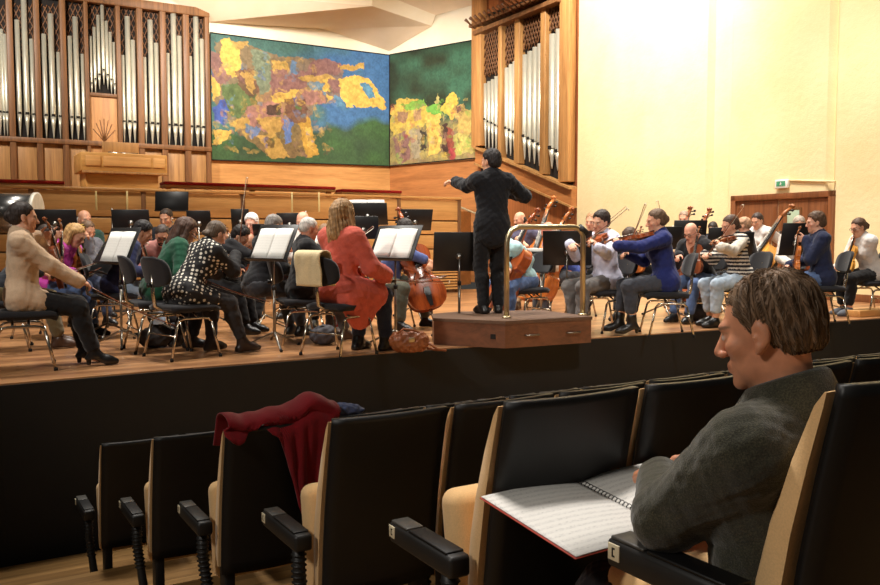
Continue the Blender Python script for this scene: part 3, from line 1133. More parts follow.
# ------------------------------------------------------------------ orchestra chair (origin on the floor under the seat centre, faces +Y)
def make_chair():
    root = empty('orchestra_chair')
    mb = MB()
    P = []
    for i in range(9):
        y = -.21 + i * .055
        row = []
        for j in range(9):
            x = -.225 + j * .05625
            e = max(0, abs(x) - .16) / .065; g = max(0, -y - .16) / .05 + max(0, y - .17) / .06
            w = 1 - .10 * max(0, abs(y) - .15) / .08
            row.append((x * w, y, .455 - .020 * e * e - .022 * g * g * (1 if y > 0 else .3) - .008 * math.cos(x * 7) * math.cos(y * 6)))
        P.append(row)
    mb.grid(P, 0, True, None, -.0) if False else mb.grid([list(reversed(r)) for r in P], 0, True, None, .045)
    mb.build('seat', M_SEATBLACK, root)
    mb = MB()
    P = []
    for i in range(11):
        v = -.985 + i * .197
        w = .215 * (1 - abs(v) ** 3.0) ** .36
        row = []
        for j in range(9):
            t = -1 + j * .25
            row.append((t * w, -.245 - .03 * (v + 1) + .045 * t * t * (w / .215) ** 2, .725 + v * .125))
        P.append(row)
    mb.grid(P, 0, True, None, .026)
    mb.build('backrest', M_SEATBLACK, root)
    MB().tube([(0, -.05, .405), (0, -.20, .405), (0, -.262, .44), (0, -.278, .54), (0, -.285, .72)], [.013, .016, .017, .016, .014], 8).build('back_post', M_CHROME, root)
    MB().tube([(0, -.30, .615), (0, -.325, .615)], [.020, .022], 10).build('adjusting_knob', M_BLACKPLASTIC, root)
    MB().box((-.11, -.13, .375), (.11, .10, .412), 0, .008).build('seat_mount', M_BLACKMETAL, root)
    for sx in (-1, 1):
        MB().tube([(sx * .214, .128, .305), (sx * .208, .10, .332), (sx * .205, .06, .338), (sx * .205, -.12, .338), (sx * .208, -.155, .332), (sx * .214, -.182, .305)], .0115, 7).build('side_rail', M_CHROME, root)
        for y0, y1 in ((.128, .195), (-.182, -.25)):
            leg = MB().tube([(sx * .214, y0, .305), (sx * .236, y1, .012)], .0115, 7).build('leg', M_CHROME, root)
            MB().lathe([(.015, 0), (.015, .020), (.011, .026)], 8, 0, Matrix.Translation((sx * .236, y1, 0))).build('foot_cap', M_RUBBER, leg)
        MB().tube([(sx * .205, .02, .338), (sx * .09, .02, .385)], .010, 6).build('strut', M_CHROME, root)
        MB().tube([(sx * .205, -.09, .338), (sx * .09, -.09, .385)], .010, 6).build('strut', M_CHROME, root)
    MB().tube([(-.222, -.205, .20), (.222, -.205, .20)], .007, 6).build('crossbar', M_CHROME, root)
    return root


# ------------------------------------------------------------------ music stand (origin on floor, the desk faces -Y: the player sits at -Y)
def make_stand(h=.98, tilt=28, legs=True, desk=(.52, .36), heavy=True):
    root = empty('music_stand')
    T = Matrix.Translation((0, 0, h)) @ Matrix.Rotation(math.radians(-tilt), 4, 'X')
    w, hh = desk
    d = MB()
    d.box((-w / 2, -.004, -hh * .38), (w / 2, .004, hh * .62), 0, .0035, T, 1)
    d.build('desk', M_BLACKMETAL, root)
    MB().box((-w / 2, -.055, -hh * .38 - .006), (w / 2, .004, -hh * .38 + .002), 0, .002, T, 1).build('ledge', M_BLACKMETAL, root)
    b = MB(); b.lathe([(.010, -.012), (.034, -.010), (.034, .006), (.018, .018), (.010, .03)], 12, 0, T @ Matrix.Translation((0, .012, .0)) @ Matrix.Rotation(-PI / 2, 4, 'X'))
    b.build('clamp_knob', M_STEEL, root)
    MB().tube([(0, .02, h - .03), (0, .02, .52)], .0085, 8).build('upper_pole', M_STEEL, root)
    MB().tube([(0, .02, .56), (0, .02, .10)], .013, 8).build('lower_pole', M_BLACKMETAL if not heavy else M_STEEL, root)
    MB().tube([(0, .02, .53), (0, .02, .57)], .020, 8).build('collar', M_BLACKPLASTIC, root)
    for i in range(3):
        a = math.radians(90 + 120 * i)
        lg = MB().tube([(0, .02, .15), (.02 * math.cos(a), .02 + .02 * math.sin(a), .14), (.29 * math.cos(a), .02 + .29 * math.sin(a), .014)], .011, 7).build('leg', M_STEEL, root)
        MB().tube([(.275 * math.cos(a), .02 + .275 * math.sin(a), .018), (.30 * math.cos(a), .02 + .30 * math.sin(a), .012)], .014, 7).build('rubber_foot', M_RUBBER, lg)
    root['h'] = h; root['tilt'] = tilt
    return root


def make_sheet(w=.44, h=.31, bow=.012):
    """an open part: two pages; local x across, y up the page, z towards the reader"""
    root = empty('sheet_music')
    for sx in (-1, 1):
        P = []
        for i in range(9):
            t = i / 8
            x = sx * t * w / 2
            z = .004 + bow * math.sin(min(1, t * 1.0) * PI) * .9
            P.append([(x, -h / 2 + h * j / 4, z) for j in range(5)])
        if sx > 0: P = list(reversed(P))
        MB().grid(P, 0, True, None, .002).build('page', M_PAPERW, root)
    return root
# ------------------------------------------------------------------ the hall
E_ST = V((math.cos(math.radians(30)), math.sin(math.radians(30)), 0))      # along the stage front
PB = Plane((-6.114, 22.4), (E_ST.x, E_ST.y))          # rear wall: organ and large painting
PS = Plane((-1.475, 25.08), (.759, -.651))            # side wall with the second painting
PO = Plane((1.025, 22.94), (.547, -.837))             # side wall with the second organ front
PR = Plane((3.169, 19.66), (.472, -.882))             # cream plastered wall

W_ORG = wood('organ_case_wood', (84, 54, 30), (138, 94, 56), 'z', 10, .5)
W_ORGP = wood('organ_panel_wood', (134, 92, 50), (186, 138, 82), 'z', 9, .5)
W_LIGHT = wood('light_panel_wood', (176, 122, 66), (216, 160, 96), 'x', 7, .45, stretch=.1)
W_SIDE = wood('side_panel_wood', (146, 92, 50), (188, 124, 70), 'x', 6, .45, stretch=.1)
W_BOARD = wood('vertical_board_wood', (120, 66, 36), (176, 106, 60), 'z', 8, .45, planks=('x', .21))
W_FENCE = wood('fence_board_wood', (186, 132, 72), (222, 168, 102), 'x', 8, .45, stretch=.08)
W_DOOR = wood('door_wood', (96, 56, 32), (140, 86, 50), 'z', 9, .45)
W_STAGE = wood('stage_boards', (128, 86, 56), (186, 136, 92), 'x', 7, .32, planks=('y', .12), coat=.25, stretch=.08)
W_AUD = wood('auditorium_boards', (120, 88, 50), (164, 126, 78), 'x', 7, .35, planks=('y', .10), coat=.1, stretch=.08)
M_FASCIA = plain('stage_front_black', (10, 8, 7), .75, 0, .12, 4)
M_LATT = wood('lattice_wood', (84, 52, 28), (120, 78, 44), 'z', 12, .55)
M_DARK = plain('dark_recess', (22, 15, 11), .9)
M_PIPE = plain('pipe_metal', (206, 201, 182), .36, .55, .06, 3)
M_RED = fabric('red_bench_cloth', (196, 48, 48))


def plaster(name, c, bump=.35):
    k = NT(name); c = lin(c)
    vec = k.coord()
    n1 = k.noise(vec, .9, 5, .6); n2 = k.noise(vec, 9, 6, .7)
    k.l(k.ramp(n1.outputs[0], [(0.3, tuple(x * y for x, y in zip(c, (.93, .90, .80)))), (0.65, c)]), k.b.inputs['Base Color'])
    k.b.inputs['Roughness'].default_value = .85
    k.bump(n2.outputs[0], bump, .03)
    return k.m


M_CREAM = plaster('cream_plaster', (242, 222, 174))
M_CEIL = plaster('ceiling_plaster', (226, 208, 184), .03)
M_WHITEW = plaster('white_plaster', (240, 230, 208), .05)

# stage floor and fascia
EDGE_PX = [(-260, 412), (0, 384), (150, 371), (300, 359), (430, 349), (590, 338), (700, 330.5), (880, 318), (960, 312.8)]
EDGE = [atz(u, v) for u, v in EDGE_PX]
n_up = V((-E_ST.y, E_ST.x, 0))
ms = Matrix.Identity(4); ms.col[0][:3] = E_ST; ms.col[1][:3] = n_up
msi = ms.inverted()


def loc_st(p): return msi @ p


far_l = EDGE[0] + n_up * 9.5
far_r = PR.p(2.0, 0, -.4)
poly = [loc_st(p) for p in EDGE] + [loc_st(PR.p(9.0, 0, -.3)), loc_st(far_r), loc_st(far_l)]
fl = MB().prism([(p.x, p.y) for p in poly], -.06, 0).build('floor', W_STAGE)
fl.matrix_world = ms; struct(fl)
fs = MB()
for a, b in zip(EDGE, EDGE[1:]):
    d = (b - a).normalized(); nn = V((d.y, -d.x, 0))
    q = [a + nn * .015, b + nn * .015, b - nn * .12, a - nn * .12]
    fs.add([(p.x, p.y, -1.6) for p in q] + [(p.x, p.y, -.012) for p in q], [(3, 2, 1, 0), (4, 5, 6, 7), (0, 1, 5, 4), (1, 2, 6, 5), (2, 3, 7, 6), (3, 0, 4, 7)])
struct(fs.build('wall_stage_front', M_FASCIA))

# auditorium: stepped floor, rows parallel to the stage
R_ROW = V((math.cos(math.radians(31)), math.sin(math.radians(31)), 0))
N_ROW = V((-R_ROW.y, R_ROW.x, 0))
mr = Matrix.Identity(4); mr.col[0][:3] = R_ROW; mr.col[1][:3] = N_ROW


def row_corner(k): return V((-2.13 + .565 * k, 5.25 - .75 * k, 1 - 1.265 + .2 * k))


fl2 = MB()
for k in range(-1, 8):
    c = row_corner(k); z = c.z - .98
    q = mr.inverted() @ V((c.x, c.y, 0))
    fl2.box((q.x - 6 - .0, q.y - .22, z - .5), (q.x + 14, q.y + (.80 if k >= 0 else 3.0), z))
f2 = fl2.build('auditorium_floor', W_AUD); f2.matrix_world = mr; struct(f2)

# rear wall below / between / above the organ and the painting
tA, zA = PB.tz(208, 33); tB, zB = PB.tz(390, 55); _, zL = PB.tz(210, 160); _, zR = PB.tz(390, 166)
zbot = (zL + zR) / 2
w = MB(); w.box((-9, .02, -.2), (6.1, .4, zbot + .02), 0)
w.box((-9, .02, zbot + .02), (6.1, .4, 12), 1)
o = w.build('wall_rear', [W_LIGHT, M_WHITEW]); o.matrix_world = PB.m(); struct(o)
Ls = (V((1.025, 22.94, 0)) - V((-1.475, 25.08, 0))).length
w = MB(); w.box((-.3, .02, -.2), (Ls + .1, .4, zbot + .02), 0); w.box((-.3, .02, zbot + .02), (Ls + .1, .4, 12), 1)
o = w.build('wall_side', [W_SIDE, M_WHITEW]); o.matrix_world = PS.m(); struct(o)
Lo = (V((3.169, 19.66, 0)) - V((1.025, 22.94, 0))).length
w = MB(); w.box((-.2, .02, -.2), (Lo + .3, .5, 12))
o = w.build('wall_organ_side', W_BOARD); o.matrix_world = PO.m(); struct(o)

# cream wall with two shallow vertical recesses
w = MB()
cuts = [(PR.tz(706, 150)[0], PR.tz(730, 150)[0]), (PR.tz(826, 150)[0], PR.tz(836, 150)[0])]
prof = [(-.02, 0)]
for a, b in cuts:
    prof += [(a, 0), (a + .10, .10), (b - .10, .10), (b, 0)]
prof += [(13, 0)]
pp = prof + [(13, .5), (-.02, .5)]
w.prism([(x, y) for x, y in pp], -.2, 12)
o = w.build('wall_right', M_CREAM); o.matrix_world = PR.m(); struct(o)
w = MB(); w.box((PR.tz(843, 290)[0], -.02, 0), (13, .03, .12), 0, .004)
o = w.build('baseboard_right', W_DOOR); o.matrix_world = PR.m(); struct(o)

# double door
t0, zt = PR.tz(733, 196); t1, zt2 = PR.tz(836, 190.5); zt = (zt + zt2) / 2
w = MB()
fwid = .10
w.box((t0, -.06, 0), (t0 + fwid, .1, zt), 0, .006); w.box((t1 - fwid, -.06, 0), (t1, .1, zt), 0, .006); w.box((t0, -.06, zt - fwid), (t1, .1, zt), 0, .006)
o = w.build('trim_1', W_DOOR); o.matrix_world = PR.m(); struct(o)
tm = PR.tz(778, 240)[0]
for i, (a, b) in enumerate(((t0 + fwid, tm), (tm, t1 - fwid))):
    w = MB(); w.box((a + .006, -.015, .01), (b - .006, .05, zt - fwid - .006), 0, .006)
    w.box((a + .03, -.025, .15), (a + .10, -.01, zt - fwid - .12)); w.box((b - .10, -.025, .15), (b - .03, -.01, zt - fwid - .12))
    d = w.build('door_%d' % (i + 1), W_DOOR); d.matrix_world = PR.m(); struct(d)
    if i == 1:
        pa, pz1 = PR.tz(788.5, 210); pb, pz0 = PR.tz(800, 236)
        k = NT('door_pane'); k.b.inputs['Base Color'].default_value = (*lin((176, 196, 170)), 1); k.b.inputs['Roughness'].default_value = .25
        MB().box((pa, -.03, pz0), (pb, -.012, pz1), 0, .004).build('door_pane', k.m, d)
        fr = MB()
        for q in (((pa - .04, -.035, pz0 - .04), (pb + .04, -.01, pz0)), ((pa - .04, -.035, pz1), (pb + .04, -.01, pz1 + .04)), ((pa - .04, -.035, pz0), (pa, -.01, pz1)), ((pb, -.035, pz0), (pb + .04, -.01, pz1))): fr.box(*q)
        fr.build('pane_frame', W_ORG, d)
    MB().box((tm + (-.10 if i == 0 else .06), -.07, .95), (tm + (-.06 if i == 0 else .10), -.03, 1.12), 0, .008).build('door_handle', M_STEEL, d)

# emergency exit lamp over the door, with its cable duct
ta, za = PR.tz(778, 180); tb, zb = PR.tz(790, 188)
root = empty('exit_sign', PR.m((ta + tb) / 2, (za + zb) / 2))
tag(root, 'small white emergency exit lamp with green pictogram above the double door', 'sign')
hw, hh = (tb - ta) / 2, (za - zb) / 2
MB().box((-hw, -.08, -hh), (hw, -.0, hh), 0, .01).build('housing', plain('white_plastic', (236, 234, 226), .4), root)
g = MB(); y = -.084
g.box((-hw * .7, y, -hh * .55), (hw * .75, y + .006, hh * .6))
g.build('pictogram_field', plain('exit_green', (70, 150, 110), .5), root)
g = MB(); s = hh * .5
g.lathe([(.0, -.002), (s * .22, -.002), (s * .22, .002), (0, .002)], 10, 0, Matrix.Translation((0, y - .003, s * .62)) @ Matrix.Rotation(PI / 2, 4, 'X'))
g.tube([(0, y - .003, s * .35), (-s * .1, y - .003, -s * .2)], s * .2, 6); g.tube([(-s * .1, y - .003, -s * .2), (s * .4, y - .003, -s * .8)], s * .13, 6)
g.tube([(-s * .1, y - .003, -s * .2), (-s * .6, y - .003, -s * .7)], s * .13, 6); g.tube([(0, y - .003, s * .3), (s * .6, y - .003, 0)], s * .1, 6)
g.build('running_figure', plain('white_plastic', (236, 234, 226), .4), root)
tc, zc = PR.tz(836, 181.5)
o = MB().tube([PR.p(tb, za - .02, .02), PR.p(tc, zc, .02)], .02, 6).build('cable_duct', M_CREAM)
tag(o, 'cream surface cable duct running along the plaster wall above the door', 'duct')

# ceiling: folded plaster panels over the rear of the stage
def on(pl, u, v):
    t, z = pl.tz(u, v); return pl.p(t, z)
a0, a1, a2 = on(PB, 60, -2), on(PB, 323, 29), on(PB, 389, 51)
a00 = on(PB, 208, 22)
b0 = atz(150, -12, 7.2); b1 = atz(372, 6, 7.0); b2 = on(PS, 432, 26)
c2 = on(PS, 476, 4); c2b = PS.p(Ls + .3, 7.5)
w = MB(); cv = [V(a0) - PB.n * .3, V(a00) - PB.n * .0, a1, a2, b2, b1, b0]
up = V((0, 0, .25))
def slab(pts, mi=0):
    pts = [V(p) for p in pts]; n = len(pts)
    w.add(pts + [p + up for p in pts], [tuple(range(n)), tuple(range(2 * n - 1, n - 1, -1))] + [(i, n + i, n + (i + 1) % n, (i + 1) % n) for i in range(n)], mi)
slab([a0, a00, b1, b0]); slab([a00, a1, b1]); slab([a1, a2, b2, b1])
bb0, bb1, bb2 = V(b0) + V((.0, -.5, .30)), V(b1) + V((.05, -.45, .28)), V(b2) + V((.1, -.30, .22))
slab([b0, b1, bb1, bb0], 1); slab([b1, b2, bb2, bb1], 1)
d0, d1, d2 = V((-10, 13, 9.0)), V((-1.5, 17, 9.0)), on(PO, 560, -60)
slab([bb0, bb1, d1, d0]); slab([bb1, bb2, c2, d2, d1])
struct(w.build('ceiling', [M_CEIL, M_WHITEW]))

# choir terrace behind the orchestra and its board fence
ZT = 1.62
F0 = atz(208, 0, 0) if False else None
fa = V((-.273 * 13.4, 13.4, 0))
PF = Plane((fa.x, fa.y), (E_ST.x, E_ST.y))
tR = PF.tz(461, 240)[0]
zf = PF.tz(208, 190.5)[1]
w = MB(); w.box((-7, .15, -.1), (tR - .1, 10.0, ZT))
w.prism([(tR - .1, 1.8), (tR + 2.6, 3.8), (tR + 2.6, 9.0), (tR - .1, 9.0)], -.1, ZT)
o = w.build('choir_terrace', W_SIDE); o.matrix_world = PF.m(); struct(o)
root = empty('board_fence', PF.m())
tag(root, 'long light wooden fence of horizontal boards behind the orchestra', 'fence')
zs = [.52, .80, 1.06, 1.31, zf - .045]
posts = [PF.tz(u, 220)[0] for u in (32, 144, 243, 399)] + [tR - .04]
for i in range(len(zs) - 1):
    MB().box((-6.6, 0, zs[i] + .012), (tR, .035, zs[i + 1] - .012), 0, .006).build('board', W_FENCE, root)
MB().box((-6.6, -.03, zf - .045), (tR + .01, .10, zf), 0, .01).build('top_rail', W_FENCE, root)
for t in posts:
    MB().box((t - .035, -.012, .0), (t + .035, .08, zf - .045), 0, .005).build('post', W_ORG, root)
g = MB()
z = .06
while z < .50:
    g.box((-6.6, .0, z), (tR, .03, z + .030)); z += .052
g.build('slatted_grille', W_FENCE, root)
MB().box((-6.6, .06, 0), (tR, .10, zf - .06)).build('backing', W_ORG, root)

# stair rail at the end of the fence
p0, p1 = PF.tz(464, 236), PF.tz(466, 207); p2 = PF.tz(480, 213)
root = empty('stair_handrail', PF.m())
tag(root, 'pale bent metal stair handrail at the end of the board fence', 'handrail')
MB().tube([(p0[0], .3, 0), (p0[0], .3, p1[1] - .12), (p0[0] + .03, .3, p1[1] - .03), (p0[0] + .12, .3, p1[1]), (p2[0] + .5, .3, p2[1] - .14)], .02, 8).build('rail', plain('pale_rail_paint', (206, 196, 172), .4), root)
MB().tube([(p2[0] + .45, .3, 0), (p2[0] + .45, .3, p2[1] - .12)], .02, 8).build('post', plain('pale_rail_paint', (206, 196, 172), .4), root)

# choir benches with red seats: a shelf-like red top on short posts
def bench(u0, u1, v0, v1, depth, label):
    pl = Plane(PF.p(0, 0, -depth)[:2], (E_ST.x, E_ST.y))
    ta, za = pl.tz(u0, v0); tb, zb = pl.tz(u1, v1); z = (za + zb) / 2
    root = empty('choir_bench', pl.m(0, z))
    tag(root, label, 'bench', 'red choir benches')
    MB().box((ta, -.10, -.055), (tb, .30, -.0), 0, .02).build('seat_cushion', M_RED, root)
    MB().box((ta, -.08, -.10), (tb, .30, -.055), 0, .008).build('seat_board', W_FENCE, root)
    n = max(2, int((tb - ta) / 1.1) + 1)
    for i in range(n):
        t = ta + .1 + (tb - ta - .2) * i / (n - 1)
        MB().box((t - .04, .0, ZT - z), (t + .04, .10, -.10), 0, .004).build('post', W_FENCE, root)
    return root
bench(-40, 64, 178, 181.5, 1.9, 'red cushioned choir bench below the tall organ pipes at the far end of the fence')
bench(163, 334, 181, 187.5, 1.9, 'long red cushioned choir bench under the large painting')
bench(340, 400, 189.0, 191, 1.9, 'short red cushioned choir bench near the corner between the paintings')

# sound screens: clear plates in thin frames
k = NT('clear_acrylic'); k.b.inputs['Transmission Weight'].default_value = 1.0; k.b.inputs['Roughness'].default_value = .02; k.b.inputs['IOR'].default_value = 1.05
M_ACRYL = k.m
def screen(u0, u1, v0, v1, y, label):
    a, b = aty(u0, v0, y), aty(u1, v0, y); zt_ = a.z; zb_ = aty(u0, v1, y).z
    root = empty('sound_screen', Matrix.Translation(((a.x + b.x) / 2, y, 0)))
    tag(root, label, 'acoustic screen', 'clear acoustic screens')
    hw = (b.x - a.x) / 2
    MB().box((-hw, -.003, zb_), (hw, .003, zt_)).build('clear_plate', M_ACRYL, root)
    for s in (-1, 1):
        MB().box((s * hw - .010, -.010, zb_), (s * hw + .010, .010, zt_), 0, .002).build('edge_strip', plain('screen_edge', (226, 204, 140), .3), root)
    MB().tube([(0, 0, 0), (0, 0, zb_ + .02)], .012, 6).build('post', M_STEEL, root)
    MB().box((-.20, -.15, 0), (.20, .15, .012), 0, .003).build('base', M_BLACKMETAL, root)
screen(292, 319, 192, 212, 12.6, 'clear acoustic screen with pale edges standing before the fence behind the grey haired players')
screen(96, 127, 191, 210, 11.6, 'clear acoustic screen standing before the fence beside the white haired horn player')

# ------------------------------------------------------------------ organ fronts
def pipe(root, pl, um, wpx, vt, vm, vf, out=.10):
    t, zt = pl.tz(um, vt); zm = pl.tz(um, vm)[1]; zf = pl.tz(um, vf)[1]
    r = abs(pl.tz(um + wpx / 2, vm)[0] - pl.tz(um - wpx / 2, vm)[0]) / 2
    M = Matrix.Translation((t, -out, 0))
    o = MB().lathe([(r * .86, zt), (r, zt), (r, zm + r * .2), (r * .99, zm)], 14, 0, M).build('organ_pipe', M_PIPE, root)
    MB().lathe([(r * .99, zm - r * .15), (r * .62, zm - (zm - zf) * .45), (r * .22, zf), (r * .2, zf - .05)], 14, 0, M).build('pipe_foot', M_PIPE, o)
    MB().box((t - r * .62, -out - r * 1.04, zm - r * .1), (t + r * .62, -out - r * .70, zm + r * .75)).build('pipe_mouth', M_DARK, o)
    return o


def lattice(root, pl, u0, u1, v0, v1, slope=0.0, name='lattice', pitch=.115, out=.02, vb1=None):
    """diagonal lattice between u0..u1; the lower edge may slope (v1 at u0 -> vb1 at u1)"""
    ta, za = pl.tz(u0, v0); tb, _ = pl.tz(u1, v0); zb0 = pl.tz(u0, v1)[1]; zb1 = pl.tz(u1, vb1 if vb1 is not None else v1)[1]
    zt0, zt1 = za, pl.tz(u1, v0)[1] if slope == 0 else pl.tz(u1, slope)[1]
    g = MB()
    Wd = tb - ta
    for sgn in (1, -1):
        z = min(zb0, zb1) - Wd * 3
        while z < max(zt0, zt1):
            seg = []
            for i in range(13):
                t = Wd * i / 12
                zz = z + 2.2 * t if sgn > 0 else z + 2.2 * (Wd - t)
                lo_ = zb0 + (zb1 - zb0) * i / 12; hi_ = zt0 + (zt1 - zt0) * i / 12
                if lo_ <= zz <= hi_: seg.append((ta + t, -out - (.012 if sgn > 0 else 0), zz))
            if len(seg) > 1: g.tube(seg, .016, 4)
            z += pitch * 2.2
    return g.build(name, M_LATT, root)


# main organ on the rear wall
ZO = PB.tz(150, 3)[1]
root = empty('pipe_organ', PB.m())
tag(root, 'large wooden pipe organ front with nine bays of metal pipes', 'organ')
tl, tr = PB.tz(-60, 50)[0], PB.tz(208, 50)[0]
zbase = PB.tz(100, 142)[1]
zpan = zbase - .12
case = MB(); case.box((tl, -.02, ZT), (tr, .02, ZO), 0)
case.build('case_back', M_DARK, root)
MB().box((tl, -.22, ZO - .22), (tr + .0, .02, ZO), 0, .02).build('cornice', W_ORG, root)
MB().box((tl, -.22, zpan), (tr, .0, zbase), 0, .012).build('pipe_beam', W_ORG, root)
colx = [(-19, -13), (7, 13.5), (34, 40), (60, 66), (84, 88), (115.5, 120), (136, 142), (159, 165), (182, 188), (203.5, 208)]
bays = []
for a, b in colx:
    ta, tb = PB.tz(a, 70)[0], PB.tz(b, 70)[0]
    bays.append((ta, tb))
    MB().box((ta, -.20, ZT), (tb, .0, ZO - .2), 0, .012).build('column', W_ORG, root)
for i in range(len(bays) - 1):
    a, b = bays[i][1], bays[i + 1][0]
    if i == 4: continue
    MB().box((a, -.10, ZT), (b, -.02, zpan), 0, .006).build('lower_panel', W_ORGP, root)
    lattice(root, PB, colx[i][1], colx[i + 1][0], 3, 60 if i != 4 else 45)
PIP = [
    ((-3, 5, 30), (1.0, 4, 30), (4.2, 4.4, 35)),
    ((16.5, 5, 21), (23.2, 6, -2), (31, 4.4, 40)), ((43.2, 5, 35), (50, 6, 15), (57.8, 4.2, 53)), ((69, 4.6, 37), (74.6, 5.6, 18), (81.8, 3.8, 55)), None,
    ((121.8, 3.8, 56), (126.4, 5.4, 17.5), (132, 4.6, 41)), ((143.6, 3.8, 58), (149.2, 5.4, 21), (155.2, 4.6, 44)), ((166.8, 3.8, 54), (172.2, 5.6, 13), (178.2, 4.8, 37)), ((189.2, 3.8, 57), (194.6, 5.4, 16), (200.6, 4.8, 40))]
for i, bay in enumerate(PIP):
    if bay is None: continue
    for (u, wp, vt) in bay:
        vm = 114.5 + (u - 20) * .076 + 0; vf = 135 + (u - 20) * .063
        pipe(root, PB, u, wp, vt, vm, vf)
lattice(root, PB, 88, 115.5, 3, 45)
for u, wp, vt, vm in ((89.8, 2.8, 37, 84), (93.4, 3.2, 28, 80), (97.2, 3.4, 16, 75.5), (101.4, 3.8, 6, 71), (105.6, 3.4, 22, 75.8), (109.4, 3.2, 33, 80.5), (113, 2.8, 43, 85)):
    pipe(root, PB, u, wp, vt, vm, vm + 12)
ta, tb = bays[4][1], bays[5][0]
z0, z1 = PB.tz(102, 146)[1], PB.tz(102, 97)[1]
MB().box((ta, -.17, z1 - .02), (tb, -.0, z1 + .07), 0, .01).build('centre_beam', W_ORG, root)
pn = MB().box((ta, -.13, ZT), (tb, -.02, z1 - .02), 0, .008).build('carved_panel', wood('carved_panel_wood', (150, 98, 52), (200, 142, 82), 'z', 9, .5), root)
g = MB(); cx = (ta + tb) / 2
for a in (-58, -38, -19, 0, 19, 38, 58):
    a = math.radians(a)
    g.tube([(cx, -.135, z0 + .10), (cx + math.sin(a) * .30, -.135, z0 + .10 + math.cos(a) * .55)], .010, 5)
g.build('sunburst_carving', W_ORG, pn)

# organ console on the terrace
PC = Plane(PB.p(0, 0, 2.3)[:2], (E_ST.x, E_ST.y))
ta, zt_ = PC.tz(80, 151); tb, zt2 = PC.tz(166, 156.5); zt_ = (zt_ + zt2) / 2
root = empty('organ_console', PC.m())
tag(root, 'light wooden organ console standing on the terrace before the pipes', 'organ console')
W_CON = wood('console_wood', (170, 118, 56), (206, 154, 84), 'x', 8, .45, stretch=.1)
MB().box((ta + .10, 0, ZT), (tb - .18, 1.0, zt_ - .42), 0, .015).build('pedestal', W_CON, root)
MB().box((ta, -.12, zt_ - .42), (tb, 1.1, zt_), 0, .02).build('keydesk_case', W_CON, root)
w3 = (tb - ta)
for a, b in ((.05, .22), (.25, .80), (.83, .97)):
    MB().box((ta + w3 * a, -.14, zt_ - .30), (ta + w3 * b, -.10, zt_ - .08), 0, .01).build('front_panel', W_FENCE, root)
MB().box((ta + .02, -.13, zt_ - .46), (tb - .0, .0, zt_ - .41), 0, .008).build('ledge', W_ORGP, root)
mu = PC.tz(104, 150)[0]; mv = PC.tz(141, 150)[0]
MB().box((mu, .25, zt_), (mv, .30, PC.tz(120, 141)[1]), 0, .01).build('music_desk', W_ORGP, root)
MB().tube([(mu + .1, .1, zt_ + .02), (mv - .05, .1, zt_ + .02)], .022, 7).build('desk_rail', M_CHROME, root)

# second organ front on the side wall
root = empty('pipe_organ', PO.m())
tag(root, 'narrow wooden organ front with rising rows of pipes and spiky horizontal reeds above the conductor', 'organ')
tl, tr = PO.tz(478, 80)[0], PO.tz(577, 80)[0]
zb_l, zb_r = PO.tz(480, 147)[1], PO.tz(577, 187)[1]
zc_l, zc_r = PO.tz(486, 33)[1], PO.tz(566, 3)[1]
MB().box((tl + .2, -.03, min(zb_l, zb_r)), (tr - .1, .02, max(zc_l, zc_r) + .4), 0).build('case_back', M_DARK, root)
W_OR2 = wood('side_organ_wood', (150, 100, 52), (204, 150, 90), 'z', 9, .5)
for a, b in ((478, 487), (504.6, 508), (521, 526), (547, 552), (566, 576)):
    xa, xb = PO.tz(a, 80)[0], PO.tz(b, 80)[0]
    f = (xa - tl) / (tr - tl); zb_ = zb_l + (zb_r - zb_l) * f; zc_ = zc_l + (zc_r - zc_l) * f + (0 if 480 < a < 560 else 2.5)
    MB().box((xa, -.22, zb_), (xb, .0, zc_), 0, .012).build('column', W_OR2 if a in (478, 566) else W_ORGP, root)
def slant(name, u0, va, u1, vb, hgt, out, mat):
    xa, za = PO.tz(u0, va); xb, zb = PO.tz(u1, vb)
    g = MB(); g.add([(xa, -out, za), (xb, -out, zb), (xb, -out, zb - hgt), (xa, -out, za - hgt), (xa, 0, za), (xb, 0, zb), (xb, 0, zb - hgt), (xa, 0, za - hgt)], [(3, 2, 1, 0), (4, 5, 6, 7), (0, 1, 5, 4), (2, 3, 7, 6), (1, 2, 6, 5), (3, 0, 4, 7)])
    return g.build(name, mat, root)
slant('cornice', 483, 33, 568, -1, .10, .34, W_ORG); slant('cornice', 481, 27, 568, -8, .07, .40, W_ORG)
slant('pipe_beam', 480, 146, 577, 187, .06, .26, W_ORGP)
slant('wavy_frieze', 480, 148, 577, 189, .42, .16, W_SIDE)
slant('frieze_rail', 480, 163, 577, 206, .05, .20, W_ORGP)
for u0, u1, va, vb, vc, vd in ((487, 504.6, 31, 24, 81, 74), (508, 521, 23, 17, 68, 62), (526, 547, 16, 8, 55, 43), (552, 566, 5, 0, 35, 29)):
    lattice(root, PO, u0, u1, va, vc, vb, pitch=.10, out=.08, vb1=vd)
for u, wp, vt, vm, vf in ((489.5, 2.4, 84, 120, 146), (493, 2.6, 82, 122.5, 147), (496.7, 2.6, 80, 124, 148), (500.3, 2.6, 77, 126, 149.5), (503.2, 2.2, 75, 127.5, 150.5),
                          (511, 3.2, 68.5, 129, 152.5), (515, 3.2, 65, 131, 154), (519, 3.2, 62, 133, 155.5),
                          (529.2, 3.6, 55.5, 137, 158), (534.2, 3.8, 52, 139.5, 160), (539.2, 3.8, 48, 142, 162), (544.2, 3.8, 44.5, 145, 164), (557, 5, 35, 149, 166.5), (563, 4.6, 30, 152, 169)):
    pipe(root, PO, u, wp, vt, vm, vf, .12)
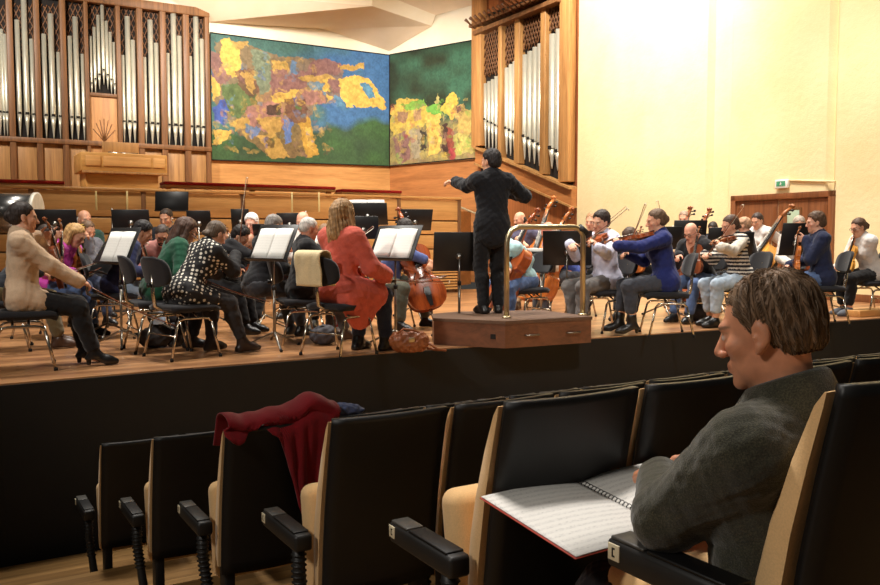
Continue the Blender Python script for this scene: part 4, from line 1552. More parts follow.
for i in range(18):
    u = 484 + i * 4.6
    vv = 31 - (u - 484) * .405
    x, z = PO.tz(u, vv)
    L = .30 if i < 9 else .62
    MB().tube([(x, -.30, z + .02), (x, -.30 - L * .75, z + .10 + L * .22), (x, -.30 - L, z + .12 + L * .3)], [.014, .030, .042], 8).build('horizontal_reed', M_LATT, root)

# ------------------------------------------------------------------ paintings
def inpoly(px, py, poly):
    c = np.zeros(px.shape, bool); n = len(poly)
    for i in range(n):
        x0, y0 = poly[i]; x1, y1 = poly[(i + 1) % n]
        cond = ((y0 > py) != (y1 > py)) & (px < (x1 - x0) * (py - y0) / ((y1 - y0) + 1e-9) + x0)
        c ^= cond
    return c


def vnoise(x, y, seed):
    rs = np.random.RandomState(seed); g = rs.rand(64, 64).astype(F32)
    xi, yi = np.floor(x).astype(int), np.floor(y).astype(int); fx, fy = x - xi, y - yi
    fx = fx * fx * (3 - 2 * fx); fy = fy * fy * (3 - 2 * fy)
    q = lambda a, b: g[a % 64, b % 64]
    return (q(xi, yi) * (1 - fx) + q(xi + 1, yi) * fx) * (1 - fy) + (q(xi, yi + 1) * (1 - fx) + q(xi + 1, yi + 1) * fx) * fy


def painting(pl, Ltl, Ltr, Lbl, Lbr, base, polys, label, seed, crop):
    """corners in photo pixels -> a canvas on the wall; the composition is laid out in its own 0..cw x 0..ch sheet"""
    nx, ny = 330, 220
    c = [pl.tz(*q) for q in (Ltl, Ltr, Lbr, Lbl)]
    X, Y = np.meshgrid(np.linspace(0, 1, nx), np.linspace(0, 1, ny), indexing='ij')
    cw, ch = crop
    x, y = X * cw, Y * ch
    wx = x + 14 * (vnoise(x / 26, y / 26, seed) - .5) + 10 * (vnoise(x / 9, y / 9, seed + 1) - .5)
    wy = y + 14 * (vnoise(x / 26, y / 26, seed + 2) - .5) + 10 * (vnoise(x / 9, y / 9, seed + 3) - .5)
    col = base(x / cw, y / ch, vnoise(x / 60, y / 60, seed + 4), vnoise(x / 30, y / 18, seed + 9))
    for p, cc, a in polys:
        m = inpoly(wx, wy, p).astype(F32) * a
        tone = .8 + .4 * vnoise(x / 12, y / 12, seed + 5) * 1.0
        col = col * (1 - m[..., None]) + np.clip(np.array(lin(cc)) * tone[..., None], 0, 1) * m[..., None]
    rs = np.random.RandomState(seed)
    pal = [cc for _, cc, _ in polys]
    for _ in range(170):
        cx, cy = rs.rand() * cw * .66 if seed == 3 else rs.rand() * cw, (.12 + .8 * rs.rand()) * ch if seed == 3 else (.48 + .5 * rs.rand()) * ch
        a, b, th = 6 + 20 * rs.rand(), 4 + 9 * rs.rand(), rs.rand() * 3.14 if seed == 3 else 1.57 + .5 * (rs.rand() - .5)
        dx, dy = wx - cx, wy - cy
        m = ((((dx * math.cos(th) + dy * math.sin(th)) / a) ** 2 + ((-dx * math.sin(th) + dy * math.cos(th)) / b) ** 2) < 1) * .6 * vnoise(x / 7, y / 7, seed + 8)
        col = col * (1 - m[..., None]) + np.array(lin(pal[rs.randint(len(pal))])) * m[..., None]
    br = .60 + .30 * vnoise(x / 5, y / 7, seed + 6) + .22 * vnoise(x / 16 + 5, y / 16, seed + 7)
    col = np.clip(col * br[..., None], 0, 1)
    t = (c[0][0] * (1 - X) + c[1][0] * X) * (1 - Y) + (c[3][0] * (1 - X) + c[2][0] * X) * Y
    z = (c[0][1] * (1 - X) + c[1][1] * X) * (1 - Y) + (c[3][1] * (1 - X) + c[2][1] * X) * Y
    v = np.stack([t, np.full_like(t, -.05), z], -1).reshape(-1, 3)
    i = np.arange(nx * ny).reshape(nx, ny)
    f = np.stack([i[:-1, :-1], i[:-1, 1:], i[1:, 1:], i[1:, :-1]], -1).reshape(-1, 4)
    me = np_mesh('painting', v, f); set_cols(me, col.reshape(-1, 3))
    o = link('painting', me, attr_mat('painted_canvas', .6, 0, .3, 60, .3))
    o.matrix_world = pl.m(); tag(o, label, 'painting')
    fr = MB()
    cs = [V((a, -.055, b)) for a, b in c]
    for a, b in zip(cs, cs[1:] + cs[:1]): fr.tube([a, b], .018, 4)
    g = fr.build('edge_strip', M_DARK, o)
    bk = MB(); bk.add([(a, -.04, b) for a, b in c] + [(a, .0, b) for a, b in c], [(0, 1, 2, 3), (7, 6, 5, 4), (0, 4, 5, 1), (1, 5, 6, 2), (2, 6, 7, 3), (3, 7, 4, 0)])
    bk.build('canvas_backing', W_ORG, o)
    return o


def mixc(a, b, t): return np.array(lin(a)) * (1 - t[..., None]) + np.array(lin(b)) * t[..., None]


def base1(x, y, n, n2):
    sky = mixc((84, 124, 116), (72, 114, 160), np.clip((x - .42) * 3 + (n - .5), 0, 1))
    sky = sky * (1 - (.6 * np.clip(.25 - y, 0, 1) * 4 * (x < .55))[..., None] * .5)
    gr = mixc((70, 104, 62), (62, 84, 60), np.clip(n * 1.4 - .2, 0, 1))
    t = np.clip((y - (.56 + .1 * (n - .5) + .10 * (1 - x) * 2)) * 14, 0, 1)[..., None]
    return sky * (1 - t) + gr * t


YE, OC, MV, BR, BL, GN, DK, PK = (222, 184, 92), (192, 156, 84), (142, 104, 100), (112, 78, 64), (74, 96, 168), (92, 116, 70), (58, 48, 40), (168, 122, 112)
def shift(ps, y0=30, k=1.0, x0=15): return [((x - x0), (y - y0 - (x - x0) * .088)) for x, y in ps]
polys1 = [
    ([(30, 60), (120, 60), (240, 105), (420, 125), (540, 155), (525, 300), (410, 325), (395, 420), (430, 540), (250, 545), (110, 430), (20, 300)], (148, 116, 78), .72),
    ([(100, 250), (330, 230), (420, 300), (300, 420), (160, 400)], (176, 134, 92), .55),
    ([(15, 100), (70, 120), (95, 200), (60, 240), (15, 230)], MV, .9), ([(15, 200), (55, 230), (50, 280), (18, 300)], YE, 1), ([(25, 420), (90, 430), (70, 470), (20, 480)], YE, 1),
    ([(60, 230), (180, 240), (190, 330), (110, 380), (60, 330)], GN, .9), ([(20, 330), (60, 290), (80, 340), (70, 410), (30, 390)], BL, 1),
    ([(50, 58), (85, 48), (120, 90), (135, 160), (115, 205), (72, 190), (50, 110)], YE, 1), ([(85, 60), (150, 60), (160, 80), (110, 90)], OC, .8),
    ([(110, 180), (200, 170), (215, 250), (165, 290), (120, 240)], BR, .8), ([(125, 190), (190, 195), (170, 280)], OC, .8),
    ([(170, 90), (240, 110), (240, 250), (205, 290), (180, 190)], (122, 140, 116), .8),
    ([(245, 130), (300, 130), (330, 200), (250, 190)], OC, .95), ([(240, 175), (385, 170), (385, 260), (300, 300), (240, 275)], MV, .95),
    ([(325, 130), (350, 150), (350, 190), (320, 180)], (96, 128, 160), .9), ([(420, 130), (470, 115), (540, 150), (520, 185), (370, 210), (400, 160)], MV, .95),
    ([(520, 150), (630, 138), (632, 160), (580, 170), (520, 168)], OC, 1), ([(350, 205), (470, 190), (520, 205), (480, 225), (370, 222)], OC, .9),
    ([(390, 225), (455, 225), (470, 280), (410, 270)], (110, 140, 160), .9), ([(365, 260), (450, 255), (470, 300), (450, 320), (380, 315)], PK, .95),
    ([(455, 215), (480, 205), (482, 260), (462, 265)], YE, 1), ([(478, 210), (525, 210), (530, 260), (500, 270), (478, 250)], MV, .9), ([(465, 270), (500, 290), (480, 310)], YE, .9),
    ([(525, 205), (600, 193), (660, 208), (700, 270), (735, 335), (720, 342), (560, 330), (530, 290)], YE, 1), ([(608, 228), (650, 225), (685, 290), (650, 290)], (92, 140, 168), 1),
    ([(500, 280), (535, 290), (545, 330), (505, 330)], (96, 140, 170), .9),
    ([(240, 285), (330, 255), (368, 262), (330, 300), (250, 320)], YE, .95), ([(300, 290), (385, 300), (395, 350), (310, 360)], BR, .85), ([(330, 320), (370, 330), (360, 360)], GN, .9),
    ([(150, 330), (240, 300), (300, 340), (285, 420), (220, 440), (150, 400)], PK, .9), ([(185, 370), (280, 370), (285, 430), (230, 450)], OC, .95), ([(225, 320), (280, 320), (290, 360), (235, 365)], DK, .85),
    ([(90, 390), (150, 370), (160, 410), (110, 430)], OC, .9), ([(140, 400), (200, 410), (200, 450), (160, 460)], (110, 130, 170), .95),
    ([(290, 380), (330, 390), (325, 480), (300, 490)], (100, 130, 190), .95), ([(190, 450), (260, 440), (315, 540), (240, 545)], OC, 1), ([(220, 450), (255, 450), (250, 500), (225, 490)], DK, .7),
    ([(345, 380), (395, 370), (440, 540), (385, 545)], (190, 150, 66), 1), ([(300, 350), (390, 345), (385, 400), (320, 400)], BR, .8), ([(375, 420), (400, 420), (420, 520), (395, 500)], YE, .7)]
polys1 = [(shift(p), c, a) for p, c, a in polys1]
painting(PB, (209.5, 33), (389.5, 55.5), (211, 160), (389.5, 166.3), base1, polys1, 'large abstract painting of yellow and mauve shapes over a green field', 3, (735, 510))


def base2(x, y, n, n2):
    g = mixc((50, 60, 42), (66, 108, 84), np.clip(n * 1.5 - .35 + .35 * (x - .3), 0, 1))
    g = g * (1 - .5 * (np.clip(.12 - y, 0, .12) / .12)[..., None] * .6)
    lo = mixc((132, 112, 84), (172, 160, 96), n2)
    t = np.clip((y - .62) * 9, 0, 1)[..., None]
    return g * (1 - t) + lo * t


polys2 = [
    ([(20, 320), (60, 270), (150, 260), (200, 300), (190, 380), (120, 410), (30, 430)], (206, 178, 84), 1), ([(65, 290), (180, 262), (190, 300), (120, 320)], (120, 168, 72), .95),
    ([(190, 300), (250, 285), (260, 330), (200, 340)], (120, 180, 76), .95), ([(255, 320), (285, 240), (310, 240), (330, 310), (300, 360)], (222, 190, 84), 1), ([(225, 290), (240, 235), (250, 290)], (190, 180, 110), .9),
    ([(310, 300), (350, 290), (390, 330), (400, 420), (330, 420)], (196, 168, 96), 1), ([(190, 330), (250, 330), (250, 500), (205, 520)], (222, 184, 92), 1),
    ([(35, 440), (110, 400), (115, 540), (60, 560)], (140, 104, 100), .95), ([(115, 400), (160, 390), (165, 520), (120, 540)], (170, 158, 130), .9),
    ([(160, 400), (190, 410), (190, 500), (165, 500)], (60, 54, 50), .95), ([(255, 380), (285, 370), (290, 510), (260, 520)], (70, 48, 44), .95), ([(285, 390), (310, 400), (305, 520), (275, 520)], (150, 74, 62), .9),
    ([(310, 420), (400, 420), (405, 500), (320, 510)], (190, 180, 100), .9), ([(290, 480), (320, 490), (310, 530), (280, 530)], (176, 70, 74), .9), ([(320, 300), (345, 296), (345, 320), (322, 325)], (140, 96, 84), .9),
    ([(330, 430), (345, 430), (350, 510), (335, 510)], (226, 200, 110), .9), ([(60, 320), (110, 320), (100, 370), (55, 360)], (150, 112, 100), .8), ([(130, 320), (170, 310), (170, 350), (140, 360)], (180, 140, 110), .8)]
polys2 = [([(x - 20, y - 60 + (x - 20) * .12) for x, y in p], c, a) for p, c, a in polys2]
painting(PS, (391, 55), (477.5, 40), (391, 166), (478.5, 158), base2, polys2, 'dark green painting with a crowd of yellow shapes along its lower half', 11, (385, 510))
# ------------------------------------------------------------------ auditorium seats (origin on the floor below the back; x along the row, y forward)
M_SHELL = plain('black_seat_shell', (10, 9, 9), .5, 0, .2, 5)
M_BEIGE = fabric('beige_seat_cushion', (234, 192, 136), .2, 260, .10)
M_ARM = plain('black_armrest', (30, 29, 28), .5, 0, .15)
M_PLATE = plain('number_plate', (224, 212, 180), .4, 0, .03)


def prof_sheet(mb, rows, xs, thick, M=None):
    """rows: list of (y, z) profile; xs: cross positions with y offset function"""
    mb.grid([[(x, y + dy, z) for (x, dy) in xs] for y, z in rows], 0, True, M, thick)


def make_seat(folded=True, number='12'):
    root = empty('auditorium_seat')
    xs = [(-.235 + .47 * i / 10, .030 * (1 - ((i - 5) / 5) ** 2) * -1.0) for i in range(11)]
    rear = [(-.020, .275), (-.018, .33), (-.028, .45), (-.050, .62), (-.084, .80), (-.118, .955), (-.120, .975)]
    mb = MB(); prof_sheet(mb, list(reversed(rear)), [(x, d) for x, d in xs], -.022)
    mb.build('back_shell', M_SHELL, root)
    # slightly raised panel on the rear of the shell
    g = MB()
    ry = lambda x, z: np.interp(z, [q[1] for q in rear], [q[0] for q in rear]) - .030 * (1 - (x / .235) ** 2) - .001
    for sx in (-1, 1):
        g.tube([(x, ry(x, z), z) for x, z in [(sx * .13, .28)] + [(sx * .13, .28 + .45 * k / 6) for k in range(1, 7)] + [(sx * .10, .77), (sx * .06, .82)]], .0035, 5)
    g.build('panel_bead', plain('grey_bead', (52, 50, 47), .5), root)
    # back cushion, seen from the side as a long light wedge
    P = []
    prof = [(.036, .30), (.062, .36), (.064, .46), (.054, .56), (.024, .68), (-.024, .82), (-.074, .93), (-.100, .958)]
    base = [(.004, .30), (.0, .36), (-.006, .46), (-.020, .56), (-.040, .68), (-.072, .82), (-.100, .93), (-.106, .956)]
    m = MB()
    n = len(prof)
    vs, fs = [], []
    ring = []
    for i in range(n):
        (yf, z), (yb, _) = prof[i], base[i]
        th = yf - yb
        ring.append([(-.241, yb, z), (-.241, yb + th * .70, z), (-.218, yf, z), (-.10, yf - .006, z), (.10, yf - .006, z), (.218, yf, z), (.241, yb + th * .70, z), (.241, yb, z)])
    k = 8
    for r in ring: vs += r
    for i in range(n - 1):
        for j in range(k):
            j2 = (j + 1) % k
            fs.append((i * k + j, (i + 1) * k + j, (i + 1) * k + j2, i * k + j2))
    fs.append(tuple(range(k))); fs.append(tuple(reversed(range((n - 1) * k, n * k))))
    m.add(vs, fs, 0, True); m.build('back_cushion', M_BEIGE, root, 60)
    if folded:
        T = Matrix.Translation((0, .060, .205)) @ Matrix.Rotation(math.radians(-9), 4, 'X')
        MB().box((-.225, .0, .0), (.225, .125, .46), 0, .045, T, 4).build('seat_cushion', M_BEIGE, root)
        MB().box((-.20, .118, .04), (.20, .135, .42), 0, .006, T).build('seat_board', M_SHELL, root)
    else:
        MB().box((-.225, .05, .34), (.225, .50, .455), 0, .045, None, 4).build('seat_cushion', M_BEIGE, root)
        MB().box((-.20, .07, .325), (.20, .46, .345), 0, .006).build('seat_board', M_SHELL, root)
    for sx in ((-1,) if True else (-1, 1)):
        ad = Matrix.Translation((0, 0, -.075 if folded else -.03))
        arm = MB().box((sx * .30 - .035, -.01, .535), (sx * .30 + .035, .36, .60), 0, .012, ad).build('armrest', M_ARM, root)
        MB().box((sx * .30 - .030, .02, .598), (sx * .30 + .030, .24, .606), 0, .003, ad).build('ribbed_pad', M_SHELL, arm)
        MB().box((sx * .30 - .030, .25, .598), (sx * .30 + .030, .35, .606), 0, .003, ad).build('smooth_pad', plain('grey_arm_pad', (74, 72, 68), .4), arm)
        pl = MB().box((sx * .30 - .038, .315, .555), (sx * .30 - .034, .350, .592), 0, .001, ad).build('number_plate', M_PLATE, arm)
        g = MB()
        for dy, bars in ((0, 1),):
            g.box((sx * .30 - .0388, .328, .563), (sx * .30 - .0378, .337, .567), 0, 0, ad); g.box((sx * .30 - .0388, .328, .580), (sx * .30 - .0378, .337, .584), 0, 0, ad); g.box((sx * .30 - .0388, .333, .563), (sx * .30 - .0378, .337, .584), 0, 0, ad)
        g.build('digit', M_SHELL, pl)
        MB().tube([(sx * .30, .05, .55), (sx * .30, .045, .42), (sx * .29, .02, .30), (sx * .285, -.03, .20), (sx * .285, -.04, .075 if folded else .03)], [.026, .024, .022, .024, .030], 8, 0, ad).build('armrest_support', M_ARM, root)
        g = MB()
        for i in range(11):
            z = .51 - i * .021; y = .047 - max(0, (.42 - z)) * .22
            g.lathe([(.022, -.006), (.031, 0), (.022, .006)], 10, 0, ad @ Matrix.Translation((sx * (.30 - max(0, .42 - z) * .08), y, z)))
        g.build('ribbed_sleeve', M_ARM, root)
    MB().box((-.22, -.03, .0), (-.17, .06, .30), 0, .01).build('foot', M_ARM, root)
    MB().box((.17, -.03, .0), (.22, .06, .30), 0, .01).build('foot', M_ARM, root)
    return root


ORD = ['first', 'second', 'third', 'fourth', 'fifth', 'sixth', 'seventh', 'eighth', 'ninth', 'tenth', 'eleventh', 'twelfth', 'thirteenth', 'fourteenth', 'fifteenth', 'sixteenth', 'seventeenth']
seat0 = make_seat(True)
seat_open = make_seat(False)


def seat_matrix(k, j):
    c = row_corner(k)
    dr, dz = ((.007, -.012), (.024, .004), (.036, .018), (.045, .024), (.039, .032), (.0, .012))[k]
    p = V((c.x, c.y, 0)) + R_ROW * (.52 * j + .237 + dr) + N_ROW * .11
    M = Matrix.Identity(4); M.col[0][:3] = R_ROW; M.col[1][:3] = N_ROW; M.col[3][:3] = (p.x, p.y, c.z - .98 + dz)
    return M


used = False
for k in range(6):
    for j in range(17):
        M = seat_matrix(k, j)
        p = M.translation
        u = 440 + 850 * (p.x - .25 * R_ROW.x) / p.y
        if u > 900 or (k == 5 and j > 0): continue
        if k == 5:
            s = seat_open
        else:
            s = seat0 if not used else copy_tree(seat0); used = True
        s.matrix_world = M
        row = ['row at the stage edge', 'second row from the stage', 'third row from the stage', 'fourth row from the stage', 'row directly before the seated listener', 'listener row'][k]
        if k == 5: lb = 'black and beige seat in which the man in the tweed jacket sits'
        elif j == 0: lb = ['black and beige tip-up aisle seat in the %s', 'black and beige tip-up aisle seat in the %s', 'tip-up aisle seat in the %s under the red garment', 'black tip-up aisle seat in the %s, beside the red garment', 'black tip-up aisle seat in the %s'][k] % row
        else: lb = 'black tip-up seat, %s from the aisle in the %s' % (ORD[j], row)
        tag(s, lb, 'auditorium seat', 'black tip-up seats in the stalls')

# ------------------------------------------------------------------ red garment over the aisle seat of the third row, blue scarf beside it
M2 = seat_matrix(2, 0)
M_REDG = fabric('red_wool', (124, 20, 28), .3, 200)
def drape():
    """a coat thrown over the top of the seat back: short fall in front, long fall behind"""
    nu, nv = 56, 60
    P = []
    for i in range(nu):
        a = i / (nu - 1)
        x = -.235 + a * .545
        row = []
        for j in range(nv):
            b = j / (nv - 1)
            fall_b = .03 + .62 * max(0, min(1, (a - .44) / .20)) ** 1.3 + .04 * math.sin(a * 17)
            fall_f = .09 + .04 * math.sin(a * 8 + 1)
            L = fall_b + fall_f + .16
            s = b * L
            top = .992 + .008 * math.sin(a * 17 + 1) + .055 * math.exp(-((a - .78) / .22) ** 2)
            fold = (.013 * math.sin(a * 23 + 2.5 * math.sin(b * 3)) + .009 * math.sin(a * 41 + b * 6 + 1)) * (.4 + .6 * b)
            if s < fall_f:
                q = 1 - s / fall_f; y = .02 + .050 * q + fold * .5 * q; z = top - .018 - q * fall_f
            elif s < fall_f + .16:
                q = (s - fall_f) / .16; an = q * PI
                y = -.075 + .095 * math.cos(an); z = top - .018 + .050 * math.sin(an) + fold * .35
            else:
                q = (s - fall_f - .16); y = -.130 - .035 * min(1, q / .05) + .055 * min(1, q / .7) - .018 - abs(fold) * min(1, q * 6) * 1.6 ; z = top - .018 - q
                if a < .12: y += 0
            xx = x + (a - .5) * -.10 * max(0, s - fall_f - .16) * 2.0
            if s > fall_f + .16: xx += -.02 + (.10 * (s - fall_f - .16) if a > .4 else 0)
            row.append((xx, y, z))
        P.append(row)
    return P
g = MB(); g.grid(drape(), 0, True, None, .006)
o = g.build('red_garment', M_REDG); o.matrix_world = M2
tag(o, 'dark red wool garment thrown over a black seat back and hanging down behind it', 'garment')
M3 = seat_matrix(2, 1)
bl = polygonise(lambda P: union([ell((-.17, -.08, .995), (.075, .045, .028)), ell((-.11, -.09, .985), (.06, .04, .02)), ell((-.20, -.06, .985), (.045, .05, .03))])(P) + .006 * wob(P, 70), (-.32, -.2, .9), (0, .08, 1.08), .006)
o = link('folded_scarf', np_mesh('folded_scarf', *bl), fabric('blue_grey_wool', (74, 84, 118)))
o.matrix_world = M3
tag(o, 'small crumpled blue grey scarf on top of the seat beside the red garment', 'scarf')

# ------------------------------------------------------------------ conductor's podium with brass hand rail
W_POD = wood('podium_wood', (74, 44, 28), (116, 72, 48), 'x', 7, .5, stretch=.1)
PODZ = .25
A, B, Cc = atz(434, 344.5, 0), atz(505, 348.5, 0), atz(591, 342.5, 0)
ac = (Cc - B).normalized(); bc = V((-ac.y, ac.x, 0))
D_ = Cc + bc * .82; E_ = A + V((-.02, .44, 0)); F_ = E_ + V((.25, .26, 0))
root = empty('podium', Matrix.Translation(B))
tag(root, 'brown wooden conductor podium with metal handles', 'podium')
pl_ = [(p.x - B.x, p.y - B.y) for p in (A, B, Cc, D_, F_, E_)]
MB().prism(pl_, .0, PODZ - .03).build('platform', W_POD, root)
cx_, cy_ = sum(p[0] for p in pl_) / 6, sum(p[1] for p in pl_) / 6
MB().prism([(cx_ + (x - cx_) * 1.012, cy_ + (y - cy_) * 1.012) for x, y in pl_], PODZ - .03, PODZ).build('top_board', plain('podium_top_lino', (92, 66, 48), .7, 0, .15, 30), root)
Mc = Matrix.Identity(4); Mc.col[0][:3] = ac; Mc.col[1][:3] = bc; Mc.col[2][:3] = (0, 0, 1)
Lp = (Cc - B).length
for t in (.22, .70):
    MB().tube([(Lp * t, -.003, .11), (Lp * t, -.03, .11), (Lp * t + .14, -.03, .11), (Lp * t + .14, -.003, .11)], .008, 6, 0, Mc).build('handle', M_STEEL, root)
da = (B - A).normalized(); db = V((-da.y, da.x, 0)); Md = Matrix.Identity(4); Md.col[0][:3] = da; Md.col[1][:3] = db; Md.col[2][:3] = (0, 0, 1)
MB().box((-.14, -.004, .08), (-.09, .006, .125), 0, 0, Md).build('socket', M_DARK, root)
# rail
q0 = atz(506.5, 318, PODZ) ; q1 = atz(582.5, 315, PODZ)
zr = aty(540, 227, (q0.y + q1.y) / 2).z
Mr = frame_from(q0, V((-(q1 - q0).y, (q1 - q0).x, 0)), (0, 0, 1)); Lr = (q1 - q0).length; hz = zr - PODZ
rt = empty('podium_handrail', Mr)
tag(rt, 'brass tube hand rail standing on the front of the podium', 'handrail')
pts = [(0, 0, 0), (0, 0, hz - .16), (.012, 0, hz - .09), (.05, 0, hz - .03), (.12, 0, hz)] + [(Lr - .10, 0, hz), (Lr - .04, 0, hz - .02), (Lr - .006, 0, hz - .07), (Lr, 0, hz - .14), (Lr, 0, 0)]
MB().tube(pts, .026, 12).build('rail', M_BRASS, rt)
MB().lathe([(.045, 0), (.045, .012), (.030, .02)], 12).build('floor_flange', M_BRASS, rt)
MB().lathe([(.045, 0), (.045, .012), (.030, .02)], 12, 0, Matrix.Translation((Lr, 0, 0))).build('floor_flange', M_BRASS, rt)
MB().tube([(Lr - .05, 0, hz + .002), (Lr + .03, 0, hz - .06)], .036, 10).build('corner_pad', M_BLACKPLASTIC, rt)
# ------------------------------------------------------------------ players
CHAIR0 = make_chair(); CHAIR_USED = [False]
STAND0 = {}; 
FIDDLE0 = {}
BOW0 = {}
SHEET0 = [None]


def put_chair(M, label, name_group='orchestra chairs'):
    c = CHAIR0 if not CHAIR_USED[0] else copy_tree(CHAIR0)
    CHAIR_USED[0] = True
    c.matrix_world = M; tag(c, label, 'chair', name_group)
    return c


def put_fiddle(M, kind, varnish, label):
    key = (kind, varnish)
    k, nm = {'violin': (1.0, 'violin'), 'viola': (1.12, 'viola'), 'cello': (2.12, 'cello'), 'bass': (2.55, 'double_bass')}[kind]
    if key not in FIDDLE0:
        f = make_fiddle(nm, k, {'viola': 'violin'}.get(kind, kind), varnish, {'violin': .032, 'viola': .034, 'cello': .054, 'bass': .056}[kind]); FIDDLE0[key] = f
    else: f = copy_tree(FIDDLE0[key])
    f.matrix_world = M; tag(f, label, nm.replace('_', ' '), {'violin': 'violins', 'viola': 'violins', 'cello': 'cellos', 'bass': 'double basses'}[kind])
    return f


def put_bow(M, label):
    if 'b' not in BOW0: b = BOW0['b'] = make_bow()
    else: b = copy_tree(BOW0['b'])
    b.matrix_world = M; tag(b, label, 'bow', 'bows of the string players')
    return b


def put_stand(x, y, yaw, label, h=.98, tilt=28, sheet=None, z=0, desk=(.52, .36), sheet_label=None, sheet_dx=0, sw=.44):
    key = (h, tilt, desk)
    if key not in STAND0: s = STAND0[key] = make_stand(h, tilt, True, desk)
    else: s = copy_tree(STAND0[key])
    M = place(x, y, z, yaw)
    s.matrix_world = M; tag(s, label, 'music stand', 'black music stands')
    if sheet:
        T = M @ Matrix.Translation((0, 0, h)) @ Matrix.Rotation(math.radians(-tilt), 4, 'X') @ Matrix.Translation((sheet_dx, -.006, desk[1] * -.38 + .31 / 2 + .004)) @ Matrix.Rotation(PI / 2, 4, 'X')
        if SHEET0[0] is None: q = SHEET0[0] = make_sheet(sw)
        else: q = copy_tree(SHEET0[0])
        q.matrix_world = T
        tag(q, sheet_label or ('white sheet music on ' + label), 'sheet music', 'sheet music on stands')
    return s


def W3(M, q): return M @ V(q)


def violin_play(p, up=.10, out=.62, bow_t=.35, bow_lift=.35, lift=0.0):
    """returns local violin and bow matrices and sets both arms"""
    S = p.S
    tail = p.T(-.070, .085, .535) + V((0, 0, .0))
    d = (p.rt * -out + p.fw * .80 + V((0, 0, up))).normalized()
    tiltv = (V((0, 0, 1)) + p.rt * .35).normalized()
    Mv = frame_from(tail, d, tiltv)
    nk = Mv @ V((0, .455, -.010))
    x = V(Mv.col[0][:3]); z = V(Mv.col[2][:3])
    # left hand under the neck
    f = (z * .9 + x * .35 - d * .1).normalized()
    add_arm(p, 'L', nk - f * .075 - x * .028, f, (x * .9 - d * .25 + z * .2), .75, p.rt * -.2 + V((0, 0, -1)) + p.fw * .1)
    bp = Mv @ V((0, .205, .034))
    b = (-x * 1 + z * bow_lift).normalized()        # frog -> tip, across the strings
    frog = bp - b * (.06 + .60 * bow_t)
    Mb = frame_from(frog + z * .018, b, z)
    hd = (b * .35 + d * .75 - z * .30).normalized()
    wr = frog + V((0, 0, .035)) - hd * .075 + z * .02
    add_arm(p, 'R', wr, hd, (-z - x * .2), .55, p.rt * .55 + V((0, 0, -1.0)) - p.fw * .1)
    return Mv, Mb


def legs_sit(p, spread=.10, fx=.45, fl=None, fr=None, ank=.085):
    for s, sx in (('L', -1), ('R', 1)):
        q = (fl if s == 'L' else fr)
        if q is None: q = (sx * spread, fx, ank)
        add_leg(p, s, V((q[0], q[1], q[2] if len(q) > 2 else ank)), pole=V((sx * .15 + (q[0] - sx * .09) * .8, 1, .6)))


def rest_arm(p, s, W, f=(0, 1, -.3), n=(0, 0, -1), curl=.45, pole=None):
    add_arm(p, s, V(W), f, n, curl, pole)
COND = V((.55, 8.3, 0))


TOPV = [None]


def at(u, s, z=0.0, yaw=None, toward=None):
    x, y = (u - 440) / s, 850 / s
    if yaw is None:
        t = toward or COND
        yaw = math.degrees(math.atan2(-(t.x - x), t.y - y))
    return place(x, y, z, yaw)


def F(name, c): return fabric(name, c)


JEANS = F('blue_denim', (78, 98, 136)); DJEANS = F('dark_denim', (46, 54, 76)); LJEANS = F('pale_denim', (150, 172, 196)); GJEANS = F('grey_denim', (112, 108, 106))
BLACKT = F('black_trouser_cloth', (26, 25, 27)); GREYT = F('grey_trouser_cloth', (58, 58, 62)); OLIVET = F('olive_trouser_cloth', (98, 86, 60)); CREAMT = F('cream_trouser_cloth', (222, 206, 172))
BLK = plain('black_shoe_leather', (22, 20, 20), .35, 0, .1); SNK = fabric('grey_sneaker_cloth', (96, 100, 108)); BRN = plain('brown_shoe_leather', (70, 46, 32), .4)
N = [0]


